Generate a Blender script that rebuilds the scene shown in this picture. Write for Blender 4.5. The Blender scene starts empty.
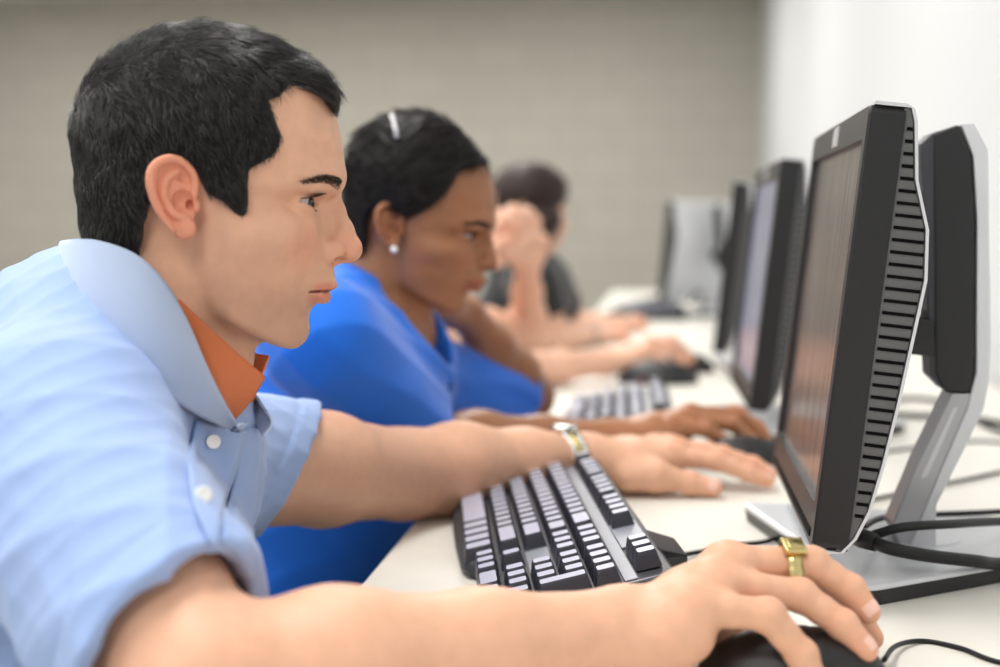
import bpy, math, random
import numpy as np
from mathutils import Vector, Matrix
from mathutils.bvhtree import BVHTree

random.seed(7)
RNG = np.random.default_rng(7)
SC = bpy.context.scene
COL = SC.collection
f32 = np.float32

# ------------------------------------------------------------------ camera
FPX = 1400.0
YAW = math.atan(165 / FPX)
PIT = math.atan(104.5 / FPX)
DESK = 0.73
CAM = np.array([0.0, 0.0, DESK + 0.31])
FW = np.array([-math.sin(YAW) * math.cos(PIT), math.cos(YAW) * math.cos(PIT), -math.sin(PIT)])
RT = np.array([math.cos(YAW), math.sin(YAW), 0.0])
UP = np.cross(RT, FW)


def P(px, py, d):
    """photo pixel + distance along the lens axis -> world point (metres)"""
    return CAM + d * (FW + RT * ((px - 500) / FPX) + UP * ((333.5 - py) / FPX))


def PZ(px, py, z):
    """photo pixel + world height -> world point"""
    v = FW + RT * ((px - 500) / FPX) + UP * ((333.5 - py) / FPX)
    return CAM + v * ((z - CAM[2]) / v[2])


cd = bpy.data.cameras.new('camera')
cam = bpy.data.objects.new('camera', cd)
COL.objects.link(cam)
cd.sensor_width = 36
cd.lens = 36 * FPX / 1000
M = Matrix(((RT[0], UP[0], -FW[0], CAM[0]), (RT[1], UP[1], -FW[1], CAM[1]), (RT[2], UP[2], -FW[2], CAM[2]), (0, 0, 0, 1)))
cam.matrix_world = M
cd.clip_start = 0.05
cd.dof.use_dof = True
cd.dof.focus_distance = 1.10
cd.dof.aperture_fstop = 3.0
SC.camera = cam

# ------------------------------------------------------------------ materials
def srgb(r, g, b):
    f = lambda c: (c / 255) / 12.92 if c / 255 <= 0.04045 else ((c / 255 + 0.055) / 1.055) ** 2.4
    return (f(r), f(g), f(b), 1)


def mat(name, col=(200, 200, 200), rough=0.5, metal=0.0, spec=0.5, noise=None, bump=None, sss=0.0, coat=0.0,
        attr=None, emit=None, sheen=0.0, trans=0.0, sssr=(0.4, 0.15, 0.07)):
    m = bpy.data.materials.new(name)
    m.use_nodes = True
    nt = m.node_tree
    b = nt.nodes['Principled BSDF']
    c = srgb(*col) if max(col) > 1 else tuple(col) + (1,)
    b.inputs['Base Color'].default_value = c
    b.inputs['Roughness'].default_value = rough
    b.inputs['Metallic'].default_value = metal
    b.inputs['Specular IOR Level'].default_value = spec
    b.inputs['Coat Weight'].default_value = coat
    b.inputs['Sheen Weight'].default_value = sheen
    b.inputs['Transmission Weight'].default_value = trans
    if sss:
        b.inputs['Subsurface Weight'].default_value = sss
        b.inputs['Subsurface Radius'].default_value = sssr
        b.inputs['Subsurface Scale'].default_value = 0.008
    tc = nt.nodes.new('ShaderNodeTexCoord')
    src = None
    if attr:
        a = nt.nodes.new('ShaderNodeAttribute')
        a.attribute_name = attr
        mx = nt.nodes.new('ShaderNodeMix')
        mx.data_type = 'RGBA'
        mx.blend_type = 'MULTIPLY'
        mx.inputs['Factor'].default_value = 1
        mx.inputs['A'].default_value = c
        nt.links.new(a.outputs['Color'], mx.inputs['B'])
        src = mx.outputs['Result']
        nt.links.new(src, b.inputs['Base Color'])
    if noise:                     # (scale, amount)
        n = nt.nodes.new('ShaderNodeTexNoise')
        n.inputs['Scale'].default_value = noise[0]
        n.inputs['Detail'].default_value = 4
        nt.links.new(tc.outputs['Object'], n.inputs['Vector'])
        r = nt.nodes.new('ShaderNodeMapRange')
        r.inputs['From Min'].default_value = 0.3
        r.inputs['From Max'].default_value = 0.7
        r.inputs['To Min'].default_value = 1 - noise[1]
        r.inputs['To Max'].default_value = 1 + noise[1]
        nt.links.new(n.outputs['Fac'], r.inputs['Value'])
        vm = nt.nodes.new('ShaderNodeVectorMath')
        vm.operation = 'SCALE'
        if src is None:
            vm.inputs[0].default_value = c[:3]
        else:
            nt.links.new(src, vm.inputs[0])
        nt.links.new(r.outputs['Result'], vm.inputs['Scale'])
        nt.links.new(vm.outputs['Vector'], b.inputs['Base Color'])
    if bump:                      # (scale, strength, distance)
        n = nt.nodes.new('ShaderNodeTexNoise')
        n.inputs['Scale'].default_value = bump[0]
        n.inputs['Detail'].default_value = 3
        nt.links.new(tc.outputs['Object'], n.inputs['Vector'])
        bp = nt.nodes.new('ShaderNodeBump')
        bp.inputs['Strength'].default_value = bump[1]
        bp.inputs['Distance'].default_value = bump[2]
        nt.links.new(n.outputs['Fac'], bp.inputs['Height'])
        nt.links.new(bp.outputs['Normal'], b.inputs['Normal'])
    if emit:
        b.inputs['Emission Color'].default_value = srgb(*emit[0])
        b.inputs['Emission Strength'].default_value = emit[1]
    return m


def rib_bump(m, axis, freq, strength=0.5, dist=0.0006, uv=False):
    """fine knitted ribs along a direction"""
    nt = m.node_tree
    b = nt.nodes['Principled BSDF']
    tc = nt.nodes.new('ShaderNodeTexCoord')
    w = nt.nodes.new('ShaderNodeTexWave')
    w.wave_type = 'BANDS'
    w.bands_direction = axis
    w.inputs['Scale'].default_value = freq
    w.inputs['Distortion'].default_value = 0.3
    nt.links.new(tc.outputs['UV' if uv else 'Object'], w.inputs['Vector'])
    bp = nt.nodes.new('ShaderNodeBump')
    bp.inputs['Strength'].default_value = strength
    bp.inputs['Distance'].default_value = dist
    nt.links.new(w.outputs['Fac'], bp.inputs['Height'])
    nt.links.new(bp.outputs['Normal'], b.inputs['Normal'])
    return m


SKIN_M = mat('skin_man', (221, 172, 143), 0.5, spec=0.35, sss=0.07, attr='tint', noise=(90, 0.05), bump=(900, 0.12, 0.0005))
SKIN_W = mat('skin_woman', (164, 112, 78), 0.42, spec=0.45, sss=0.08, attr='tint', noise=(60, 0.05))
SKIN_L = mat('skin_light', (232, 184, 158), 0.5, spec=0.35, sss=0.1, attr='tint', noise=(60, 0.05))
HAIR_B = mat('hair_black', (0.006, 0.0055, 0.0055), 0.6, spec=0.12)
HAIR_S = mat('hair_strand', (0.026, 0.024, 0.023), 0.27, spec=1.0)
HAIR_W = mat('hair_dark', (0.008, 0.006, 0.006), 0.4, spec=0.28)
HAIR_BR = mat('hair_brown', (0.030, 0.016, 0.014), 0.42, spec=0.45)
BROW = mat('brow_hair', (0.05, 0.032, 0.024), 0.6)
POLO = mat('polo_blue', (153, 178, 224), 0.85, spec=0.2, sheen=0.25, noise=(35, 0.025), bump=(1400, 0.25, 0.0006))
POLO_RIB = rib_bump(mat('polo_blue_rib', (196, 214, 246), 0.85, spec=0.2, sheen=0.2), 'X', 4.2, 0.9, 0.0013, uv=True)
ORANGE = rib_bump(mat('orange_rib', (250, 138, 80), 0.85, spec=0.2, sheen=0.2), 'X', 5.2, 0.9, 0.0013, uv=True)
BUTTON = mat('button_pearl', (240, 238, 232), 0.25, coat=0.5)
ROYAL = mat('royal_blue_jersey', (18, 112, 228), 0.7, spec=0.3, sheen=0.25, noise=(20, 0.03))
BLACKTOP = mat('black_cotton', (22, 25, 31), 0.8, sheen=0.2)
DENIM = mat('denim', (45, 55, 80), 0.85, noise=(80, 0.15))
WHITE_EYE = mat('eye_white', (205, 200, 205), 0.15, attr='tint', coat=0.25)
GOLD = mat('gold', (208, 192, 134), 0.22, metal=1.0)
STEEL = mat('steel', (215, 215, 212), 0.22, metal=1.0)
PLAST_BLK = mat('plastic_black', (29, 29, 31), 0.42, spec=0.45, bump=(600, 0.08, 0.0004))
PLAST_DK = mat('plastic_dark_grey', (58, 59, 64), 0.5, spec=0.4)
PLAST_GLOSS = mat('plastic_gloss', (24, 24, 28), 0.18, spec=0.6)
SILVER = mat('plastic_silver', (208, 210, 214), 0.34, metal=0.12, spec=0.5)
SILVER_D = mat('metal_grey', (176, 176, 180), 0.36, metal=0.45)
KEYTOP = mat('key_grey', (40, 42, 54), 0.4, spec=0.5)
KEY_GLARE = mat('key_glare', (176, 178, 197), 0.33, spec=0.7)  # glare on the dark key caps, put into the colour as a pale top
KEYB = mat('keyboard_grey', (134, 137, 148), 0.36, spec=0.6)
CABLE = mat('cable_black', (15, 15, 17), 0.42, spec=.35)
LAMIN = mat('desk_laminate', (229, 226, 217), 0.38, spec=0.4, noise=(30, 0.01))
DESKEDGE = mat('desk_edge', (205, 202, 192), 0.5)
WALLW = mat('wall_white', (208, 211, 214), 0.75)
CEIL = mat('ceiling_white', (225, 225, 222), 0.9)
FLOORM = mat('floor_vinyl', (150, 145, 135), 0.4, noise=(8, 0.05))
DIFFUSER = mat('lamp_diffuser', (250, 250, 250), 0.5, emit=((255, 250, 240), 1.0))


# ------------------------------------------------------------------ object helpers
def link(name, me, m, parent=None, smooth=True):
    o = bpy.data.objects.new(name, me)
    COL.objects.link(o)
    for x in (m if isinstance(m, (list, tuple)) else [m]):
        me.materials.append(x)
    if smooth:
        me.polygons.foreach_set('use_smooth', np.ones(len(me.polygons), dtype=bool))
    if parent is not None:
        o.parent = parent
        o.matrix_parent_inverse = parent.matrix_basis.inverted()
    return o


def mesh(name, V, F, m, parent=None, smooth=True, mi=None, tint=None, uv=None):
    me = bpy.data.meshes.new(name)
    me.from_pydata([tuple(map(float, v)) for v in V], [], [tuple(int(i) for i in f) for f in F])
    me.update()
    if mi is not None:
        me.polygons.foreach_set('material_index', np.array(mi, dtype=np.int32))
    if tint is not None:
        a = me.color_attributes.new('tint', 'FLOAT_COLOR', 'POINT')
        a.data.foreach_set('color', np.c_[tint, np.ones(len(tint))].astype(f32).ravel())
    if uv is not None:
        l = me.uv_layers.new(name='UVMap')
        li = np.zeros(len(me.loops), dtype=np.int32)
        me.loops.foreach_get('vertex_index', li)
        l.data.foreach_set('uv', np.asarray(uv, dtype=f32)[li].ravel())
    return link(name, me, m, parent, smooth)


def fastmesh(name, V, Q, m, parent=None, tint=None, smooth=True):
    """numpy verts + quads/tris"""
    me = bpy.data.meshes.new(name)
    V = np.asarray(V, dtype=f32)
    Q = np.asarray(Q, dtype=np.int32)
    k = Q.shape[1]
    me.vertices.add(len(V))
    me.vertices.foreach_set('co', V.ravel())
    me.loops.add(Q.size)
    me.loops.foreach_set('vertex_index', Q.ravel())
    me.polygons.add(len(Q))
    me.polygons.foreach_set('loop_start', np.arange(0, Q.size, k, dtype=np.int32))
    try:
        me.polygons.foreach_set('loop_total', np.full(len(Q), k, dtype=np.int32))
    except Exception:
        pass
    me.update(calc_edges=True)
    if tint is not None:
        a = me.color_attributes.new('tint', 'FLOAT_COLOR', 'POINT')
        a.data.foreach_set('color', np.c_[tint, np.ones(len(tint))].astype(f32).ravel())
    return link(name, me, m, parent, smooth)


def empty(name, loc, label=None, cat=None, group=None, rz=0):
    o = bpy.data.objects.new(name, None)
    o.empty_display_size = 0.1
    COL.objects.link(o)
    o.location = tuple(map(float, loc))
    o.rotation_euler = (0, 0, rz)
    tag(o, label, cat, group)
    bpy.context.view_layer.update()
    return o


def tag(o, label=None, cat=None, group=None, kind=None):
    if label: o['label'] = label
    if cat: o['category'] = cat
    if group: o['group'] = group
    if kind: o['kind'] = kind
    return o


class MB:
    """collects boxes, tubes and prisms into one mesh"""
    def __init__(s):
        s.V, s.F, s.MI = [], [], []

    def add(s, V, F, mi=0, T=None):
        n = len(s.V)
        for v in V:
            v = Vector(tuple(map(float, v)))
            s.V.append(tuple(T @ v) if T is not None else tuple(v))
        for f in F:
            s.F.append(tuple(i + n for i in f)); s.MI.append(mi)

    def box(s, a, b, mi=0, T=None, bev=0.0):
        x0, y0, z0 = a; x1, y1, z1 = b
        if bev <= 0:
            V = [(x0, y0, z0), (x1, y0, z0), (x1, y1, z0), (x0, y1, z0), (x0, y0, z1), (x1, y0, z1), (x1, y1, z1), (x0, y1, z1)]
            F = [(0, 3, 2, 1), (4, 5, 6, 7), (0, 1, 5, 4), (1, 2, 6, 5), (2, 3, 7, 6), (3, 0, 4, 7)]
            s.add(V, F, mi, T); return
        pts = rrect((x0 + x1) / 2, (y0 + y1) / 2, x1 - x0, y1 - y0, bev * 1.5, 3)
        e = bev
        def ins(p, q):
            cx, cy = (x0 + x1) / 2, (y0 + y1) / 2
            return (cx + (p[0] - cx) * (1 - 2 * q / (x1 - x0)), cy + (p[1] - cy) * (1 - 2 * q / (y1 - y0)))
        rings = [[ins(p, e) + (z0,) for p in pts], [p + (z0 + e,) for p in pts], [p + (z1 - e,) for p in pts],
                 [ins(p, e * .3) + (z1 - e * .3,) for p in pts], [ins(p, e) + (z1,) for p in pts]]
        s.loft(rings, mi, T)

    def loft(s, rings, mi=0, T=None, cap=True, closed=True):
        n = len(rings[0]); V = [p for r in rings for p in r]; F = []
        for k in range(len(rings) - 1):
            for i in range(n if closed else n - 1):
                j = (i + 1) % n
                F.append((k * n + i, k * n + j, (k + 1) * n + j, (k + 1) * n + i))
        if cap:
            F.append(tuple(reversed(range(n)))); F.append(tuple((len(rings) - 1) * n + i for i in range(n)))
        s.add(V, F, mi, T)

    def prism(s, poly, y0, y1, axis='y', mi=0, T=None):
        if axis == 'y':
            r0 = [(a, y0, b) for a, b in poly]; r1 = [(a, y1, b) for a, b in poly]
        elif axis == 'x':
            r0 = [(y0, a, b) for a, b in poly]; r1 = [(y1, a, b) for a, b in poly]
        else:
            r0 = [(a, b, y0) for a, b in poly]; r1 = [(a, b, y1) for a, b in poly]
        s.loft([r0, r1], mi, T)

    def tube(s, pts, r, n=8, mi=0, T=None):
        pts = [np.array(p, float) for p in pts]
        rr = r if isinstance(r, (list, tuple)) else [r] * len(pts)
        rings = []
        nrm = None
        for i, p in enumerate(pts):
            t = pts[min(i + 1, len(pts) - 1)] - pts[max(i - 1, 0)]
            t = t / (np.linalg.norm(t) + 1e-9)
            if nrm is None:
                nrm = np.cross(t, [0, 0, 1.0]) if abs(t[2]) < .9 else np.cross(t, [1.0, 0, 0])
            nrm = nrm - t * np.dot(nrm, t); nrm /= np.linalg.norm(nrm) + 1e-9
            b = np.cross(t, nrm)
            rings.append([tuple(p + rr[i] * (nrm * math.cos(2 * math.pi * k / n) + b * math.sin(2 * math.pi * k / n))) for k in range(n)])
        s.loft(rings, mi, T)

    def build(s, name, m, parent=None, smooth=False, bevel=0.0, seg=2):
        me = bpy.data.meshes.new(name)
        me.from_pydata(s.V, [], s.F)
        me.update()
        me.polygons.foreach_set('material_index', np.array(s.MI, dtype=np.int32))
        import bmesh
        bm = bmesh.new(); bm.from_mesh(me); bmesh.ops.recalc_face_normals(bm, faces=bm.faces); bm.to_mesh(me); bm.free()
        o = link(name, me, m, parent, smooth)
        if bevel:
            md = o.modifiers.new('bevel', 'BEVEL'); md.width = bevel; md.segments = seg; md.limit_method = 'ANGLE'
            md.angle_limit = math.radians(40)
            me.polygons.foreach_set('use_smooth', np.ones(len(me.polygons), dtype=bool))
            w = o.modifiers.new('wn', 'WEIGHTED_NORMAL'); w.keep_sharp = False
        return o


def rrect(cx, cy, w, h, r, n=4):
    out = []
    r = min(r, w / 2 - 1e-6, h / 2 - 1e-6)
    for (sx, sy, a0) in ((1, -1, -90), (1, 1, 0), (-1, 1, 90), (-1, -1, 180)):
        for k in range(n + 1):
            a = math.radians(a0 + 90 * k / n)
            out.append((cx + sx * (w / 2 - r) + r * math.cos(a), cy + sy * (h / 2 - r) + r * math.sin(a)))
    return out


def catmull(pts, n):
    """resample a polyline (any dims) smoothly to n points"""
    p = np.array(pts, float)
    q = np.vstack([2 * p[0] - p[1], p, 2 * p[-1] - p[-2]])
    out = []
    for t in np.linspace(0, len(p) - 1 - 1e-9, n):
        i = int(t); u = t - i
        a, b, c, d = q[i], q[i + 1], q[i + 2], q[i + 3]
        out.append(.5 * ((2 * b) + (-a + c) * u + (2 * a - 5 * b + 4 * c - d) * u * u + (-a + 3 * b - 3 * c + d) * u ** 3))
    return np.array(out)


# ------------------------------------------------------------------ implicit surfaces
def smin(a, b, k):
    h = np.clip(.5 + .5 * (b - a) / k, 0, 1)
    return b * (1 - h) + a * h - k * h * (1 - h)


def smax(a, b, k):
    return -smin(-a, -b, k)


class Vol:
    def __init__(s, lo, hi, h):
        s.lo = np.array(lo, float); s.h = h
        s.n = np.ceil((np.array(hi, float) - s.lo) / h).astype(int) + 1
        ax = [(s.lo[i] + h * np.arange(s.n[i])).astype(f32) for i in range(3)]
        s.ax = ax
        s.D = np.full(tuple(s.n), 1e3, dtype=f32)

    def sl(s, lo, hi):
        a = np.clip(np.floor((np.array(lo) - s.lo) / s.h).astype(int), 0, s.n)
        b = np.clip(np.ceil((np.array(hi) - s.lo) / s.h).astype(int) + 1, 0, s.n)
        if np.any(b - a <= 0): return None
        return tuple(slice(int(x), int(y)) for x, y in zip(a, b))

    def xyz(s, S=None):
        S = S or (slice(None),) * 3
        return (s.ax[0][S[0]][:, None, None], s.ax[1][S[1]][None, :, None], s.ax[2][S[2]][None, None, :])

    def cap(s, a, b, ra, rb, k=.01, sub=False, D=None):
        D = s.D if D is None else D
        a = np.array(a, float); b = np.array(b, float); R = max(ra, rb) + k * 1.2 + 2.5 * s.h + (0 if sub else .004)
        S = s.sl(np.minimum(a, b) - R, np.maximum(a, b) + R)
        if S is None: return
        X, Y, Z = s.xyz(S)
        ba = (b - a).astype(f32); L = float(ba @ ba) + 1e-12
        px, py, pz = X - f32(a[0]), Y - f32(a[1]), Z - f32(a[2])
        t = np.clip((px * ba[0] + py * ba[1] + pz * ba[2]) / f32(L), 0, 1)
        d = np.sqrt((px - t * ba[0]) ** 2 + (py - t * ba[1]) ** 2 + (pz - t * ba[2]) ** 2) - (f32(ra) + t * f32(rb - ra))
        D[S] = smax(D[S], -d, k) if sub else smin(D[S], d, k)

    def ell(s, c, r, R=None, k=.01, sub=False, D=None):
        """ellipsoid: centre, radii, 3x3 rows = axes"""
        D = s.D if D is None else D
        c = np.array(c, float); r = np.array(r, float); m = r.max() + k * 2.2 + 2.5 * s.h + .004
        S = s.sl(c - m, c + m)
        if S is None: return
        X, Y, Z = s.xyz(S)
        px, py, pz = X - f32(c[0]), Y - f32(c[1]), Z - f32(c[2])
        R = np.eye(3) if R is None else np.array(R)
        R = R.astype(f32)
        q = [(px * R[i, 0] + py * R[i, 1] + pz * R[i, 2]) for i in range(3)]
        k0 = np.sqrt(sum((q[i] / f32(r[i])) ** 2 for i in range(3)))
        k1 = np.sqrt(sum((q[i] / f32(r[i] ** 2)) ** 2 for i in range(3))) + 1e-6
        d = k0 * (k0 - 1) / k1
        D[S] = smax(D[S], -d, k) if sub else smin(D[S], d, k)

    def chain(s, pts, rs, k=.01, sub=False, D=None):
        for i in range(len(pts) - 1):
            s.cap(pts[i], pts[i + 1], rs[i], rs[i + 1], k, sub, D)

    def surf(s, D=None):
        """surface nets -> verts, quads"""
        D = s.D if D is None else D
        D = D.copy()
        D[0] = D[-1] = .01; D[:, 0] = D[:, -1] = .01; D[:, :, 0] = D[:, :, -1] = .01
        I = D < 0
        nx, ny, nz = D.shape
        c = np.zeros((nx - 1, ny - 1, nz - 1), dtype=np.uint8)
        for dx in (0, 1):
            for dy in (0, 1):
                for dz in (0, 1):
                    c += I[dx:nx - 1 + dx, dy:ny - 1 + dy, dz:nz - 1 + dz]
        act = np.argwhere((c > 0) & (c < 8))
        idx = np.full(c.shape, -1, dtype=np.int32)
        idx[act[:, 0], act[:, 1], act[:, 2]] = np.arange(len(act))
        corners = [(0, 0, 0), (1, 0, 0), (0, 1, 0), (1, 1, 0), (0, 0, 1), (1, 0, 1), (0, 1, 1), (1, 1, 1)]
        vals = np.stack([D[act[:, 0] + a, act[:, 1] + b, act[:, 2] + e] for a, b, e in corners], 1)
        acc = np.zeros((len(act), 3)); cnt = np.zeros(len(act))
        for i, j in ((0, 1), (2, 3), (4, 5), (6, 7), (0, 2), (1, 3), (4, 6), (5, 7), (0, 4), (1, 5), (2, 6), (3, 7)):
            a, b = vals[:, i], vals[:, j]
            m = (a < 0) != (b < 0)
            t = np.where(m, a / np.where(np.abs(a - b) < 1e-12, 1e-12, a - b), 0)
            p = np.array(corners[i])[None] * (1 - t[:, None]) + np.array(corners[j])[None] * t[:, None]
            acc += p * m[:, None]; cnt += m
        V = s.lo + s.h * (act + acc / cnt[:, None])
        Q = []
        for ax in range(3):
            a, b = [(1, 2), (2, 0), (0, 1)][ax]
            sh = list(D.shape); sh[ax] -= 1
            s0 = [slice(None)] * 3; s1 = [slice(None)] * 3
            s0[ax] = slice(0, -1); s1[ax] = slice(1, None)
            A = I[tuple(s0)]; B = I[tuple(s1)]
            e = np.argwhere(A != B)
            e = e[(e[:, a] > 0) & (e[:, b] > 0) & (e[:, a] < D.shape[a] - 1) & (e[:, b] < D.shape[b] - 1)]
            fl = A[e[:, 0], e[:, 1], e[:, 2]]
            def g(da, db):
                q = e.copy(); q[:, a] -= da; q[:, b] -= db
                return idx[q[:, 0], q[:, 1], q[:, 2]]
            q = np.stack([g(1, 1), g(0, 1), g(0, 0), g(1, 0)], 1)
            q[~fl] = q[~fl][:, ::-1]
            Q.append(q)
        Q = np.vstack(Q)
        Q = Q[(Q >= 0).all(1)]
        if np.einsum('ij,ij->', V[Q[:, 0]] - V.mean(0), np.cross(V[Q[:, 2]] - V[Q[:, 0]], V[Q[:, 3]] - V[Q[:, 1]])) < 0:
            Q = Q[:, ::-1].copy()
        return relax(V, Q, 1), Q


def relax(V, Q, it):
    k = Q.shape[1]
    for _ in range(it):
        S = np.zeros_like(V); C = np.zeros(len(V))
        for i in range(k):
            j = (i + 1) % k
            for a, b in ((i, j), (j, i)):
                for c in range(3):
                    S[:, c] += np.bincount(Q[:, a], weights=V[Q[:, b], c], minlength=len(V))
                C += np.bincount(Q[:, a], minlength=len(V))
        V = V * .4 + .6 * S / np.maximum(C, 1)[:, None]
    return V


def poly_sdf(X, Z, pts):
    """signed distance to a closed 2D polygon (inside negative)"""
    pts = np.array(pts, float); n = len(pts)
    d = np.full(np.broadcast(X, Z).shape, 1e9, dtype=f32); ins = np.zeros(d.shape, dtype=bool)
    for i in range(n):
        a = pts[i]; b = pts[(i + 1) % n]; e = b - a
        wx, wz = X - a[0], Z - a[1]
        t = np.clip((wx * e[0] + wz * e[1]) / (e @ e + 1e-12), 0, 1)
        d = np.minimum(d, (wx - t * e[0]) ** 2 + (wz - t * e[1]) ** 2)
        if abs(e[1]) > 1e-12:
            c = ((a[1] <= Z) & (Z < b[1])) | ((b[1] <= Z) & (Z < a[1]))
            xi = a[0] + (Z - a[1]) / e[1] * e[0]
            ins ^= c & (X < xi)
    d = np.sqrt(d)
    return np.where(ins, -d, d).astype(f32)


def bump_tint(V, c, r, col, T):
    """blend a colour factor around a point"""
    d = np.linalg.norm((V - np.array(c)) / np.array(r), axis=1)
    w = np.clip(1.5 - d, 0, 1)[:, None]
    w = w * w * (3 - 2 * w)
    return T * (1 - w) + np.array(col) * T * w


# ------------------------------------------------------------------ heads
def hermite(xk, yk, x):
    xk = np.array(xk, float); yk = np.array(yk, float)
    m = np.gradient(yk, xk, axis=0)
    i = np.clip(np.searchsorted(xk, x) - 1, 0, len(xk) - 2)
    h = (xk[i + 1] - xk[i]); t = np.clip((x - xk[i]) / h, 0, 1)
    sh = (slice(None),) + (None,) * (yk.ndim - 1)
    t = t[sh]; h = h[sh]
    return ((2 * t ** 3 - 3 * t ** 2 + 1) * yk[i] + (t ** 3 - 2 * t ** 2 + t) * h * m[i]
            + (-2 * t ** 3 + 3 * t ** 2) * yk[i + 1] + (t ** 3 - t ** 2) * h * m[i + 1])


PROFILE = [(40, 300), (60, 314), (80, 325), (100, 332), (118, 337), (137, 342), (158, 344.5), (172, 345), (183, 343.5), (195, 338), (205, 334),
           (220, 331), (235, 330), (250, 331), (262, 333), (270, 335.5), (276, 336), (283, 336), (288, 333), (293, 328), (298, 326), (303, 322),
           (308, 315.5), (312, 311.5), (318, 309), (325, 308.6), (333, 309.4), (341, 308), (348, 304), (354, 297), (360, 284), (367, 255)]
LATY = [0, 10, 20, 32, 45, 62, 80, 95, 110, 130]
LATZ = [40, 100, 150, 183, 200, 215, 235, 262, 285, 310, 330, 350, 368]
LAT = [[0, -1, -3, -7, -14, -30, -60, -100, -160, -220],
       [0, -.5, -2, -6, -14, -31, -56, -88, -140, -200],
       [0, -.5, -2, -6, -14, -32, -58, -90, -145, -200],
       [0, 0, -1.5, -5, -13, -33, -60, -94, -150, -200],
       [0, -5, -15, -24, -33, -55, -78, -106, -150, -200],
       [0, -4, -13, -18, -22, -37, -58, -94, -150, -200],
       [0, -2, -7, -12, -18, -31, -55, -98, -155, -200],
       [0, -2, -6, -13, -24, -42, -72, -118, -180, -220],
       [0, -2, -7, -17, -31, -52, -90, -142, -210, -250],
       [0, -2, -7, -18, -34, -60, -106, -165, -235, -270],
       [0, -2, -6, -17, -35, -66, -118, -182, -250, -280],
       [0, -2, -7, -19, -38, -75, -130, -200, -250, -280],
       [0, -2, -7, -19, -38, -75, -130, -200, -250, -280]]


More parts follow.
